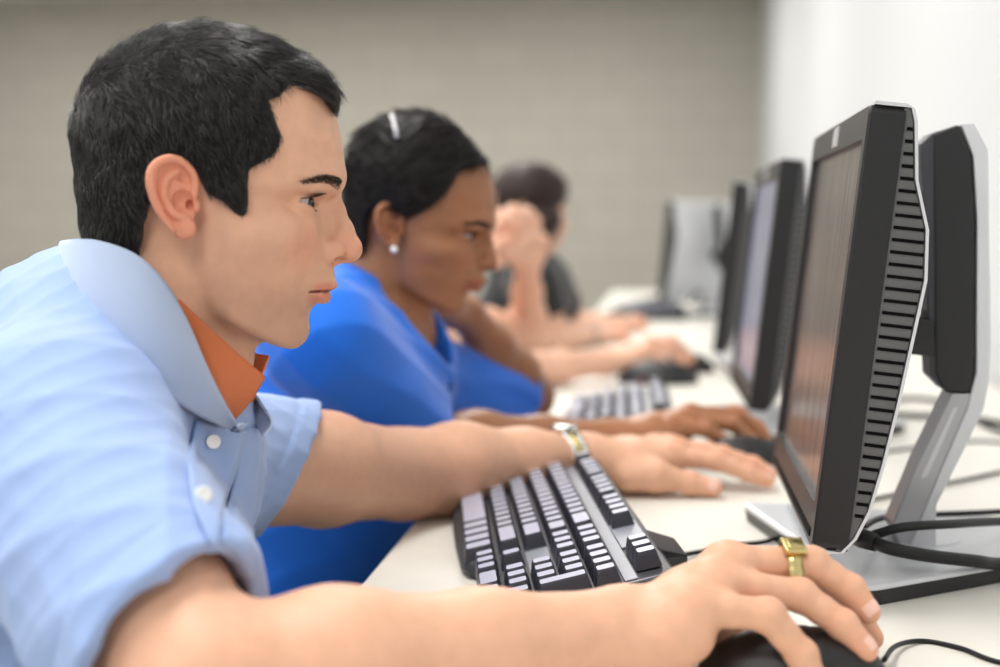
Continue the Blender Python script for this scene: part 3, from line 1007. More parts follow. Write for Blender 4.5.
def nail_plates(nails, parent, m, name='fingernail'):
    """one curved nail plate for each digit"""
    for c, t, u, r in nails:
        b = np.cross(t, u)
        V, F = [], []
        nu, nv = 7, 7
        for i in range(nu):
            for j in range(nv):
                a = (i / (nu - 1) - .5) * 2; w = (j / (nv - 1) - .5) * 2
                k = math.sqrt(max(0, 1 - .5 * a * a)) if a > 0 else 1
                an = w * .85 * (.92 if a < -.6 else 1)
                V.append(c - u * r * .9 + t * (a * r * .72 - .002) + (u * math.cos(an) + b * math.sin(an)) * (r * 1.025) * (1.04 - .10 * max(0, a) ** 2))
        for i in range(nu - 1):
            for j in range(nv - 1):
                F.append((i * nv + j, i * nv + j + 1, (i + 1) * nv + j + 1, (i + 1) * nv + j))
        o = fastmesh(name, V, F, m, parent)
        o['label'] = 'pale fingernail'


NAIL_L = mat('nail_pink', (235, 190, 172), 0.3, coat=.3)
NAIL_D = mat('nail_tan', (205, 160, 138), 0.3, coat=.3)

# the man's right arm and the hand on the mouse (nearest the lens)
nS, nE, nW = P(50, 458, .95), P(200, 694, .79), P(630, 634, .925)
F_idx = [P(735, 566, .985), P(815, 577, 1.005), P(852, 607, 1.005), P(872, 638, 1.0)]
F_mid = [P(727, 563, .960), P(812, 564, .972), P(850, 590, .97), P(868, 612, .965)]
F_rng = [P(712, 583, .935), P(800, 595, .945), P(843, 625, .94), P(866, 650, .935)]
F_pnk = [P(690, 606, .912), P(768, 615, .912), P(802, 655, .912), P(818, 690, .912)]
TH = [P(665, 622, .965), P(706, 628, 1.0), P(760, 650, 1.015), P(800, 668, 1.01)]
part, nails, hup = arm_and_hand(nS, nE, nW, [F_idx, F_mid, F_rng, F_pnk], TH, r=(.056, .047, .0335), hs=1.24)
bodyparts.append(part); man_nails = nails
# his left arm and the hand flat on the desk
fS, fE, fW = P(206, 462, 1.22), P(402, 474, 1.49), P(592, 458, 1.645)
def D_(px, py, z): return PZ(px, py, DESK + z)
G_idx = [P(672, 456, 1.665), P(716, 461, 1.660), P(748, 473, 1.655), P(768, 481, 1.655)]
G_mid = [P(676, 449, 1.690), P(722, 455, 1.685), P(753, 465, 1.680), P(770, 474, 1.675)]
G_rng = [P(668, 446, 1.715), P(708, 451, 1.710), P(733, 460, 1.705), P(750, 469, 1.705)]
G_pnk = [P(655, 445, 1.740), P(684, 449, 1.735), P(700, 455, 1.730), P(713, 461, 1.730)]
TG = [D_(628, 478, .023), D_(656, 476, .025), D_(690, 483, .017), D_(714, 488, .012)]
part, nails, _ = arm_and_hand(fS, fE, fW, [G_idx, G_mid, G_rng, G_pnk], TG, r=(.053, .047, .0325), hs=1.22)
bodyparts.append(part); man_nails += nails
nail_plates(man_nails, man, NAIL_L)

# watch round his left wrist and ring on the right hand, both fitted to the skin
A, B_, T_ = join_parts(bodyparts)
body_bvh = BVHTree.FromPolygons(A.tolist(), B_.tolist())


def wrap_band(c, axis, bvh, n, w, th, profile, off=.0008, rmax=.06, squash=None):
    """rings of points hugging the skin round an axis; returns (n, len(profile), 3)"""
    axis = np.array(axis, float); axis /= np.linalg.norm(axis)
    e1 = np.cross(axis, [0, 0, 1.0]); e1 /= np.linalg.norm(e1); e2 = np.cross(e1, axis)
    out = []
    rad = []
    for k in range(n):
        a = 2 * math.pi * k / n
        d = e1 * math.cos(a) + e2 * math.sin(a)
        hit = bvh.ray_cast(Vector(c + d * rmax), Vector(-d), rmax)
        rad.append(np.linalg.norm(np.array(hit[0]) - c) if hit[0] is not None else .03)
    rad = np.array(rad)
    for _ in range(3): rad = (np.roll(rad, 1) + rad + np.roll(rad, -1)) / 3
    for k in range(n):
        a = 2 * math.pi * k / n
        d = e1 * math.cos(a) + e2 * math.sin(a)
        out.append([c + d * (rad[k] + off + q[1] * th) + axis * (q[0] * w) for q in profile])
    return np.array(out), e2


def ring_mesh(P_, name, m, parent):
    n, k, _ = P_.shape
    F = [(i * k + j, ((i + 1) % n) * k + j, ((i + 1) % n) * k + (j + 1) % k, i * k + (j + 1) % k) for i in range(n) for j in range(k)]
    return fastmesh(name, P_.reshape(-1, 3), F, m, parent, smooth=False)


wc = fW + (fE - fW) / np.linalg.norm(fE - fW) * .043
wax = (fW - fE)
NL = 44
def band_part(name, x0, x1, m, hgt):
    prof = [(x0, 0), (x1, 0), (x1, .8), ((x0 + x1) / 2, 1.0), (x0, .8)]
    R_, _ = wrap_band(wc, wax, body_bvh, NL * 3, .00138, hgt, prof)
    for i in range(NL * 3):
        if i % 3 == 0: R_[i, 2:] -= (R_[i, 2:] - wc) * .035
    o = ring_mesh(R_, name, m, watch)
    return o
watch = empty('wristwatch', wc)
watch.parent = man; watch.matrix_parent_inverse = man.matrix_basis.inverted()
watch['label'] = 'silver and gold link wristwatch'
band_part('silver_links', -8.5, -3.6, STEEL, .0032)
band_part('silver_links', 3.6, 8.5, STEEL, .0032)
band_part('gold_links', -3.2, 3.2, GOLD, .0034)
# watch case on top of the wrist (seen edge-on)
_, e2 = wrap_band(wc, wax, body_bvh, 8, .001, .003, [(0, 0)])
hit = body_bvh.ray_cast(Vector(wc + e2 * .06), Vector(-e2), .06)
ct = np.array(hit[0]) + e2 * .001
ax_ = wax / np.linalg.norm(wax); bx_ = np.cross(e2, ax_)
rings = []
for hh, rr in ((0, .013), (.001, .0155), (.006, .0165), (.008, .015), (.0085, .012)):
    rings.append([tuple(ct + e2 * hh + (ax_ * math.cos(2 * math.pi * k / 28) + bx_ * math.sin(2 * math.pi * k / 28)) * rr) for k in range(28)])
b = MB(); b.loft(rings); b.tube([ct + e2 * .004 + bx_ * -.016, ct + e2 * .004 + bx_ * -.020], .002, 8); b.build('watch_case', STEEL, watch, smooth=True)

rp = F_mid[0] * .28 + F_mid[1] * .72
rax = F_mid[1] - F_mid[0]
R_, e2 = wrap_band(rp, rax, body_bvh, 40, .001, .0022, [(-5.0, -.2), (5.0, -.2), (5.0, .8), (0, 1.1), (-5.0, .8)], off=.0003, rmax=.02)
ringo = ring_mesh(R_, 'finger_ring', GOLD, man); ringo['label'] = 'gold signet ring with square face'
e2 = e2 * .8 + (CAM - rp) / np.linalg.norm(CAM - rp) * .5; e2 -= rax * (e2 @ rax) / (rax @ rax); e2 /= np.linalg.norm(e2)
hit = body_bvh.ray_cast(Vector(rp + e2 * .03), Vector(-e2), .04)
rt = np.array(hit[0]) + e2 * .001
fr_ = np.stack([rax / np.linalg.norm(rax), np.cross(e2, rax / np.linalg.norm(rax)), e2], 0)
b = MB()
T4 = Matrix([list(fr_[:, i]) + [rt[i]] for i in range(3)] + [[0, 0, 0, 1]])
b.box((-.0078, -.0078, -.001), (.0078, .0078, .0052), 0, T4, bev=.0008)
b.box((-.005, -.005, .0050), (.005, .005, .0060), 0, T4, bev=.0004)
b.build('signet_face', GOLD, ringo, smooth=True)
fastmesh('body', A, B_, SKIN_M, man, tint=T_)


# ------------------------------------------------------------------ clothing
def clone(v):
    n = Vol.__new__(Vol); n.lo, n.h, n.n, n.ax = v.lo, v.h, v.n, v.ax
    n.D = np.full(tuple(v.n), 1e3, dtype=f32)
    return n


def plane_cut(v, c, nrm, k=.003):
    X, Y, Z = v.xyz(); nrm = np.array(nrm) / np.linalg.norm(nrm)
    d = (X - f32(c[0])) * f32(nrm[0]) + (Y - f32(c[1])) * f32(nrm[1]) + (Z - f32(c[2])) * f32(nrm[2])
    v.D = smax(v.D, d.astype(f32), f32(k))


def sleeve(v, S, E, t, r0, r1, rin, rot=None, stitch=True):
    """short sleeve: hollow cone round the upper arm from shoulder S to fraction t of the way to E"""
    s = clone(v)
    S = np.array(S); E = np.array(E)
    d = (E - S) / np.linalg.norm(E - S)
    C = S + (E - S) * t
    s.cap(S, C + d * .06, r0, r1, k=.01)
    n = d if rot is None else rot / np.linalg.norm(rot)
    X, Y, Z = v.xyz()
    q = (X - f32(C[0])) * f32(n[0]) + (Y - f32(C[1])) * f32(n[1]) + (Z - f32(C[2])) * f32(n[2])
    if stitch:
        s.D += (.0016 * np.exp(-((q + .022) / .0022) ** 2)).astype(f32)
        s.D -= (.0010 * ((q > -.022))).astype(f32)
    s.D = smax(s.D, q.astype(f32), f32(.0015))
    s.cap(C - d * .05, C + d * .10, rin, rin, k=.003, sub=True)
    return s


def fold_noise(v, seed, amp, k, warp=1.0):
    """long soft cloth folds: k = list of (direction*frequency)"""
    r = np.random.default_rng(seed)
    X, Y, Z = v.xyz()
    out = 0
    for kk in k:
        kk = np.array(kk, float)
        ph = r.uniform(0, 6.28, 4)
        w = r.uniform(-9, 9, (2, 3))
        a = X * f32(kk[0]) + Y * f32(kk[1]) + Z * f32(kk[2])
        a = a + warp * 1.6 * np.sin(X * f32(w[0, 0]) + Y * f32(w[0, 1]) + Z * f32(w[0, 2]) + f32(ph[0])) + warp * np.sin(X * f32(w[1, 0] * 2) + Y * f32(w[1, 1] * 2) + Z * f32(w[1, 2] * 2) + f32(ph[1]))
        m = .5 + .5 * np.sin(X * f32(w[0, 2] * 1.3) + Z * f32(w[1, 0] * 1.3) + Y * f32(w[0, 1]) + f32(ph[2]))
        out = out + (1 - np.abs(np.sin(a + f32(ph[3])))) ** 1.5 * m
    v.D += (-amp * out).astype(f32)


def strip(name, lower, upper, m, parent, nu=60, nv=14, bulge=0.0, thick=.0022, uvs=(1, 1), center=None, curl=0.0):
    """cloth band lofted between two 3D curves with thickness"""
    Lc, Uc = catmull(lower, nu), catmull(upper, nu)
    V = []; UV = []
    ctr = np.array(center) if center is not None else (Lc.mean(0) + Uc.mean(0)) / 2
    for i in range(nu):
        mid = (Lc[i] + Uc[i]) / 2; o = mid - ctr; o[2] = 0; o /= np.linalg.norm(o) + 1e-9
        for j in range(nv):
            t = j / (nv - 1)
            V.append(Lc[i] * (1 - t) + Uc[i] * t + o * (bulge * math.sin(math.pi * t) + curl * t * t)); UV.append((i / (nu - 1) * uvs[0], t * uvs[1]))
    F = [(i * nv + j, (i + 1) * nv + j, (i + 1) * nv + j + 1, i * nv + j + 1) for i in range(nu - 1) for j in range(nv - 1)]
    o = mesh(name, V, F, m, parent, uv=UV)
    sd = o.modifiers.new('thick', 'SOLIDIFY'); sd.thickness = thick; sd.offset = 0
    sd.use_even_offset = True
    return o


def person_torso(lo, hi, h): return Vol(np.array(lo), np.array(hi), h)


# man's polo
tl = P(-230, 300, 1.15); br = P(420, 620, 1.15)
tv = Vol((-.66, .66, .50), (-.085, 1.52, 1.13), .0028)
tv.chain([P(48, 464, .97), P(112, 448, 1.10), P(188, 470, 1.21)], [.076, .10, .062], k=.05)
tv.chain([P(104, 482, 1.10), P(64, 600, 1.10), P(15, 900, 1.12)], [.108, .118, .135], k=.05)
tv.chain([P(40, 400, 1.10), P(10, 560, 1.12), P(10, 900, 1.14)], [.095, .14, .15], k=.05)
tv.chain([P(128, 330, 1.10), P(100, 365, 1.09), P(60, 430, 1.09)], [.066, .075, .09], k=.05)
tv.cap(P(95, 380, 1.02), P(70, 425, .97), .055, .062, k=.05)
# hollow the neck opening
tv.cap(P(150, 250, 1.085), P(158, 372, 1.085), .060, .056, k=.012, sub=True)
s1 = sleeve(tv, nS, nE, .84, .079, .0650, .060, rot=(nE - nS) / np.linalg.norm(nE - nS) + RT * .42)
s2 = sleeve(tv, fS, fE, .36, .066, .0640, .056, rot=RT * .80 - UP * .48 + FW * .22)
tv.D = smin(tv.D, s2.D, f32(.03)); tv.D = smin(tv.D, s1.D, f32(.03))
# keep the sleeve openings open after the union
for S_, E_, t_, ri in ((nS, nE, .84, .060), (fS, fE, .36, .055)):
    d_ = (E_ - S_) / np.linalg.norm(E_ - S_); C_ = S_ + (E_ - S_) * t_
    tv.cap(C_ - d_ * .03, C_ + d_ * .12, ri, ri, k=.004, sub=True)
fold_noise(tv, 5, .0030, [(34, -10, 40), (-20, 30, 52), (60, 20, 10)], 1.0)
fold_noise(tv, 11, .0013, [(70, 30, 110), (-90, 40, 90)], 1.6)
PV, PQ = tv.surf()
print('polo', len(PV))
shirt = fastmesh('polo_shirt', PV, PQ, POLO, man)
polo_bvh = BVHTree.FromPolygons(PV.tolist(), PQ.tolist())


def on_surf(bvh, px, py, off=.002, fallback=1.08):
    d = P(px, py, 1.0) - CAM; d /= np.linalg.norm(d)
    hit = bvh.ray_cast(Vector(CAM), Vector(d), 5)
    if hit[0] is None:
        return P(px, py, fallback), -d
    n = np.array(hit[1]); n = n if n @ d < 0 else -n
    return np.array(hit[0]) + n * off, n


NKC = P(155, 340, 1.085)
strip('polo_collar', [P(62, 305, 1.15), P(66, 335, 1.06), P(102, 362, .99), P(158, 392, .965), P(205, 419, .985), P(238, 432, 1.03)],
      [P(62, 246, 1.14), P(64, 241, 1.07), P(100, 241, 1.0), P(147, 263, .98), P(186, 320, .985), P(227, 426, 1.018)], POLO_RIB, shirt, 90, 18, bulge=.010, uvs=(9, 1), center=NKC)
strip('polo_collar', [P(62, 305, 1.15), P(100, 318, 1.21), P(160, 345, 1.20), P(215, 380, 1.16), P(248, 412, 1.11), P(262, 436, 1.07)],
      [P(62, 246, 1.14), P(95, 252, 1.20), P(155, 290, 1.19), P(205, 335, 1.155), P(242, 378, 1.12), P(266, 412, 1.085)], POLO_RIB, shirt, 70, 14, bulge=.006, uvs=(7, 1), center=NKC)
under = strip('undershirt_collar', [P(95, 320, 1.04), P(140, 352, 1.01), P(178, 388, 1.0), P(208, 414, 1.005), P(229, 425, 1.03)],
      [P(110, 262, 1.035), P(150, 272, 1.02), P(190, 310, 1.015), P(228, 345, 1.02), P(265, 377, 1.04)], ORANGE, man, 60, 14, bulge=.003, uvs=(7, 1), center=NKC)
under['label'] = 'orange ribbed collar'
o = strip('undershirt_collar', [P(150, 330, 1.165), P(200, 356, 1.15), P(238, 384, 1.12), P(252, 402, 1.09)],
      [P(150, 282, 1.165), P(200, 318, 1.15), P(246, 349, 1.115), P(269, 356, 1.10)], ORANGE, man, 40, 10, uvs=(4, 1), center=NKC)
o['label'] = 'orange ribbed collar'


def surf_strip(name, A_, B2, bvh, m, parent, nu=30, nv=8, off=.003, thick=.002, fb=1.08):
    A_, B2 = catmull(A_, nu), catmull(B2, nu)
    V = []; last = None
    for i in range(nu):
        row = []
        for j in range(nv):
            t = j / (nv - 1); px, py = A_[i] * (1 - t) + B2[i] * t
            d = P(px, py, 1.0) - CAM; d /= np.linalg.norm(d)
            hit = bvh.ray_cast(Vector(CAM), Vector(d), 1.6)
            dd = (np.array(hit[0]) - CAM) @ FW if hit[0] is not None else None
            row.append((px, py, dd))
        ds = [r[2] for r in row if r[2] is not None and r[2] < 1.25]
        base = ds[-1] if ds else (last or fb)
        last = base
        cur = base
        for px, py, dd in row:
            if dd is None or dd > 1.25: dd = base
            V.append(P(px, py, dd - off))
    # smooth depth so that the cloth stays sheet-like
    V = np.array(V).reshape(nu, nv, 3)
    for _ in range(4):
        V[1:-1] = (V[:-2] + V[1:-1] * 2 + V[2:]) / 4
    V = V.reshape(-1, 3)
    F = [(i * nv + j, (i + 1) * nv + j, (i + 1) * nv + j + 1, i * nv + j + 1) for i in range(nu - 1) for j in range(nv - 1)]
    o = mesh(name, V, F, m, parent)
    sd = o.modifiers.new('thick', 'SOLIDIFY'); sd.thickness = thick; sd.offset = 0
    return o


surf_strip('placket', [(240, 430), (236, 470), (226, 515), (222, 545), (228, 575)], [(263, 426), (260, 470), (256, 515), (253, 550), (252, 576)], polo_bvh, POLO, shirt, off=.002, fb=1.10)
surf_strip('placket', [(197, 421), (189, 460), (193, 500), (213, 548)], [(246, 431), (237, 468), (223, 508), (216, 549)], polo_bvh, POLO, shirt, off=.006)
for px, py in ((213, 442), (203, 495)):
    p, n = on_surf(polo_bvh, px, py, .0)
    p = P(px, py, (p - CAM) @ FW - .014)
    n = np.array([.45, -.85, .25]); n /= np.linalg.norm(n)
    e = np.cross(n, [0, 0, 1.0]); e /= np.linalg.norm(e); g = np.cross(e, n)
    b = MB(); rings = []
    for hh, rr in ((0, .0045), (.0012, .0052), (.0024, .0052), (.0030, .0044), (.0026, .0034), (.0024, .0010)):
        rings.append([tuple(p + n * hh + (e * math.cos(2 * math.pi * k / 20) + g * math.sin(2 * math.pi * k / 20)) * rr) for k in range(20)])
    b.loft(rings); b.build('button', BUTTON, shirt, smooth=True)


def trousers(hip, knee, foot, spread, parent, m=DENIM):
    """seated legs in trousers with shoes; hip, knee, foot = midline points"""
    hip, knee, foot = map(np.array, (hip, knee, foot))
    side = np.array([0, 1.0, 0]) * spread
    v = Vol(np.min([hip, knee, foot], 0) - .16 - np.abs(side), np.max([hip, knee, foot], 0) + .16 + np.abs(side), .008)
    v.cap(hip - side, hip + side, .125, .125, k=.05)
    v.cap(hip + np.array([-.02, 0, .12]), hip, .135, .13, k=.05)
    for s in (-1, 1):
        v.chain([hip + side * s, knee + side * s * 1.15, foot + side * s * 1.15 + np.array([0, 0, .09])], [.09, .065, .052], k=.02)
    V, Q = v.surf()
    fastmesh('trousers', V, Q, m, parent)
    for s in (-1, 1):
        v = Vol(foot - np.array([.10, .3, .08]), foot + np.array([.24, .3, .14]), .006)
        f = foot + side * s * 1.15
        v.ell(f + np.array([.07, 0, .035]), (.14, .048, .045), k=.01); v.ell(f + np.array([0, 0, .06]), (.06, .045, .06), k=.02)
        X, Y, Z = v.xyz(); v.D = smax(v.D, (.001 - Z + 0 * X + 0 * Y).astype(f32), f32(.004))
        V, Q = v.surf(); fastmesh('shoe', V, Q, PLAST_BLK, parent)


trousers((-.50, 1.13, .50), (-.12, 1.16, .50), (-.10, 1.16, 0), .10, man)


# ------------------------------------------------------------------ keyboards
KA = .1632
KO = np.array([-.2113, 1.5513])
PU, PV_ = .0229, .0221


def key_mesh(w, d=1.0, hh=.0135, tilt=0.0):
    """one sculpted key cap, origin at the middle of its foot"""
    b = MB()
    x, y = w * PU / 2 - .0006, d * PV_ / 2 - .0006
    ix, iy = .0034, .0030
    R0 = [p + (0,) for p in rrect(0, 0, 2 * x, 2 * y, .0012, 2)]
    R1 = [(p[0], p[1], hh * .82) for p in rrect(0, .0008, 2 * (x - ix * .8), 2 * (y - iy * .8), .002, 2)]
    R2 = [(p[0], p[1], hh) for p in rrect(0, .0010, 2 * (x - ix * 1.15), 2 * (y - iy * 1.15), .002, 2)]
    R3 = [(p[0], p[1], hh - .0007) for p in rrect(0, .0010, 2 * (x - ix * 2.2), 2 * (y - iy * 2.0), .002, 2)]
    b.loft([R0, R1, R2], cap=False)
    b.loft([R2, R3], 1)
    return b


LAYOUT = []
for u in [0] + [2, 3, 4, 5, 6.5, 7.5, 8.5, 9.5, 11, 12, 13, 14]:
    LAYOUT.append((u, 5.55, 1, 1))
for u in (18.6, 19.6, 20.6): LAYOUT.append((u, 5.55, 1, 1))
for u in range(13): LAYOUT.append((u, 4, 1, 1))
LAYOUT.append((13, 4, 2, 1))
LAYOUT.append((0, 3, 1.5, 1))
for u in range(12): LAYOUT.append((1.5 + u, 3, 1, 1))
LAYOUT.append((13.5, 3, 1.5, 1))
LAYOUT.append((0, 2, 1.75, 1))
for u in range(11): LAYOUT.append((1.75 + u, 2, 1, 1))
LAYOUT.append((12.75, 2, 2.25, 1))
LAYOUT.append((0, 1, 2.25, 1))
for u in range(10): LAYOUT.append((2.25 + u, 1, 1, 1))
LAYOUT.append((12.25, 1, 2.75, 1))
for u in (0, 1.25, 2.5): LAYOUT.append((u, -.38, 1.25, 1.36))
LAYOUT.append((3.75, -.38, 6.25, 1.36))
for u in (10, 11.25, 12.5, 13.75): LAYOUT.append((u, -.38, 1.25, 1.36))
for u in (15.3, 16.3, 17.3):
    for v in (0, 3, 4): LAYOUT.append((u, v, 1, 1))
LAYOUT.append((16.3, 1, 1, 1))
for u in (18.6, 19.6, 20.6):
    for v in (1, 2, 3, 4): LAYOUT.append((u, v, 1, 1))
LAYOUT += [(18.6, 0, 2, 1), (20.6, 0, 1, 1), (21.6, 0, 1, 2), (21.6, 2, 1, 2), (21.6, 4, 1, 1)]


def row_z(v): return .0155 + .0052 * v


def keyboard(loc, ang, label, detail=True, name='keyboard', group=None):
    """local x runs along the key rows, y from the front lip to the back, z up"""
    t = empty(name, (loc[0], loc[1], DESK), None, None)
    t.rotation_euler = (0, 0, ang - math.pi / 2)
    tag(t, label, 'keyboard', group)
    bpy.context.view_layer.update()

    def put(o, x=0, y=0, z=0):
        o.parent = t; o.matrix_parent_inverse = Matrix.Identity(4); o.location = (x, y, z); return o
    L1 = 23.0 * PU
    # body: section polygons along y,z, lofted along x with the fuller palm lip at the main block
    def sec(x, y0):
        return [(x, y0 + .004, .0015), (x, y0 - .001, .007), (x, y0 + .001, .0135), (x, y0 + .008, .0175), (x, 4.55 * PV_, row_z(4.6) - .0005), (x, 6.3 * PV_, row_z(6.3) - .001), (x, 6.45 * PV_, row_z(6.3) - .004), (x, 6.4 * PV_, .012), (x, 6.2 * PV_, .006)]
    b = MB()
    xs = [(-.45, -.2), (-.38, -.45), (-.2, -.72), (.5, -.95), (3, -1.12), (7, -1.2), (11, -1.12), (14.4, -.95), (15.0, -.75), (15.18, -.5), (15.25, -.26), (22.5, -.26), (22.75, -.2), (22.85, -.05)]
    b.loft([sec(u * PU, v * PV_) for u, v in xs])
    put(b.build('case', PLAST_DK, None, smooth=False, bevel=.0012))
    b = MB()
    def top(x, y0, y1): return [(x, y0 * PV_, row_z(y0)), (x, y1 * PV_, row_z(y1)), (x, y1 * PV_, row_z(y1) + .0016), (x, y0 * PV_, row_z(y0) + .0016)]
    b.loft([top(-.1 * PU, 4.56, 5.02), top(22.4 * PU, 4.56, 5.02)])
    b.loft([top(15.1 * PU, 1.55, 2.45), top(18.45 * PU, 1.55, 2.45)])
    b.loft([top(14.2 * PU, 5.05, 6.1), top(18.0 * PU, 5.05, 6.1)])
    b.loft([top(22.75 * PU, -.3, 5.02), top(22.65 * PU, -.3, 6.1)])
    put(b.build('top_plate', KEYB, None, bevel=.0005))
    # cable bump at the back
    b = MB()
    for (u0, u1) in ((15.4, 19.2),):
        b.loft([[(x, 6.3 * PV_, .010), (x, (6.3 + w) * PV_, .014), (x, (6.3 + w) * PV_, .040), (x, 6.25 * PV_, row_z(6.3))] for x, w in ((u0 * PU, .05), ((u0 + .5) * PU, 1.15), ((u1 - .5) * PU, 1.15), (u1 * PU, .05))])
    put(b.build('cable_housing', PLAST_BLK, None, bevel=.001))
    if detail:
        protos = {}
        for (u, v, w, d) in LAYOUT:
            kk = (w, d)
            z = row_z(v + (d - 1) / 2) + (.001 if v != 0 else 0)
            if kk not in protos:
                o = key_mesh(w, d).build('key', [KEYTOP, KEY_GLARE], None, smooth=False, bevel=.0004)
                protos[kk] = o
            else:
                o = protos[kk].copy(); COL.objects.link(o)
            o.rotation_euler = (math.atan(.0052 / PV_), 0, 0)
            put(o, (u + w / 2) * PU, (v + d / 2 - .5) * PV_, z)
    else:
        b = MB()
        for (u, v, w, d) in LAYOUT:
            kb = key_mesh(w, d)
            T = Matrix.Translation(((u + w / 2) * PU, (v + d / 2 - .5) * PV_, row_z(v + (d - 1) / 2)))
            b.add(kb.V, kb.F, 0, T); b.MI[-len(kb.MI):] = kb.MI
        put(b.build('keys', [KEYTOP, KEY_GLARE], None))['kind'] = 'stuff'
    for u in (1.5, 21):
        b = MB(); b.prism([(5.9 * PV_, .0), (6.15 * PV_, .0), (6.2 * PV_, .012), (5.8 * PV_, .012)], u * PU, (u + 1) * PU, axis='x'); put(b.build('foot', PLAST_BLK, None))
    return t


# local x direction in the world = (sin KA, -cos KA)
keyboard(KO, KA, 'dark grey keyboard with shining key tops between the hands of the man in light blue')
k2 = keyboard((-.137, 2.37), .03, 'dark grey keyboard beside the mouse of the woman in bright blue, second from the front')
keyboard((-.17, 5.25), .20, 'dark keyboard farthest down the desk, just left of the far turned monitor', detail=False)


# ------------------------------------------------------------------ mice
def mouse(c, yaw, label, L=.118, Wd=.064, H=.040, wheel=True, red=True):
    t = empty('computer_mouse', (c[0], c[1], DESK)); t.rotation_euler = (0, 0, yaw)
    tag(t, label, 'mouse'); bpy.context.view_layer.update()
    v = Vol((-L * .6, -Wd * .62, -.004), (L * .6, Wd * .62, H * 1.2), .0014)
    v.ell((-.008, 0, .004), (L * .52, Wd * .5, H * .92), k=.004)
    v.ell((L * .14, 0, .003), (L * .36, Wd * .48, H * .70), k=.02)
    X, Y, Z = v.xyz()
    v.D = smax(v.D, (.0012 - Z + 0 * X + 0 * Y).astype(f32), f32(.002))
    g = np.abs(Y) + 0 * X + 0 * Z
    v.D += (.0009 * np.exp(-(g / .0012) ** 2) * (X > L * .08)).astype(f32)
    v.D += (.0009 * np.exp(-((X - L * .08 + 0 * Y + 0 * Z) / .0012) ** 2)).astype(f32)
    V, Q = v.surf()
    def put(o): o.parent = t; o.matrix_parent_inverse = Matrix.Identity(4); return o
    put(fastmesh('mouse_shell', V, Q, PLAST_BLK))
    b = MB(); b.tube([(L * .30, -.0035, H * .70), (L * .30, .0035, H * .70)], .0085, 20); put(b.build('scroll_wheel', PLAST_DK, None, smooth=False))
    if red:
        b = MB(); b.box((-L * .30, -Wd * .47, .004), (-L * .14, -Wd * .40, .012), bev=.001); o = put(b.build('indicator_light', REDL, None)); o['label'] = 'dim red light'
    return t


REDL = mat('red_light', (110, 20, 26), .3, emit=((200, 30, 40), .12))
mc = PZ(798, 643, DESK + .030)
mouse(mc, .10, 'black mouse under the right hand of the man in light blue')
mouse(PZ(745, 455, DESK + .016), .12, 'black mouse under the hand of the woman in bright blue', red=False)
mouse(PZ(688, 366, DESK + .012), -.5, 'black mouse under the hand of the third person at the desk', red=False)
mouse(PZ(660, 379, DESK + .008), .05, 'black mouse with a red light lying just beyond the keyboard of the woman in blue', L=.15, Wd=.085, H=.045)
mouse(PZ(611, 320, DESK + .01), .9, 'small dark mouse far down the desk left of the last keyboard', red=False)


# ------------------------------------------------------------------ monitors
SCREENS = {}
def screen_mat(i, c1, c2, strength, scale):
    m = mat('screen_%s' % i, (12, 12, 14), .22, spec=.6)
    nt = m.node_tree; b = nt.nodes['Principled BSDF']
    tc = nt.nodes.new('ShaderNodeTexCoord'); mp = nt.nodes.new('ShaderNodeMapping'); mp.inputs['Scale'].default_value = scale
    n = nt.nodes.new('ShaderNodeTexNoise'); n.inputs['Scale'].default_value = 6; n.inputs['Detail'].default_value = 5
    r = nt.nodes.new('ShaderNodeValToRGB'); r.color_ramp.elements[0].position = .35; r.color_ramp.elements[1].position = .65
    r.color_ramp.elements[0].color = srgb(*c1); r.color_ramp.elements[1].color = srgb(*c2)
    nt.links.new(tc.outputs['Object'], mp.inputs['Vector']); nt.links.new(mp.outputs['Vector'], n.inputs['Vector']); nt.links.new(n.outputs['Fac'], r.inputs['Fac'])
    nt.links.new(r.outputs['Color'], b.inputs['Emission Color']); b.inputs['Emission Strength'].default_value = strength
    return m


SCR1 = screen_mat('dim', (78, 68, 66), (128, 114, 108), .42, (1, 14, 1.6))
SCR2 = screen_mat('blue', (104, 110, 140), (150, 152, 172), .7, (1, 6, 3))
SCR3 = screen_mat('dark', (40, 42, 48), (70, 72, 80), .4, (1, 4, 4))

ZB, ZT = .785 - DESK, 1.137 - DESK
TILT = math.atan((.157 - .118) / (ZT - ZB))
PROF = [(0, .033), (.028, .0365), (.155, .043), (.26, .056), (.37, .060), (.48, .057), (.655, .052), (.79, .047), (.90, .041), (.965, .033), (1.0, .024)]   # (from top, thickness)


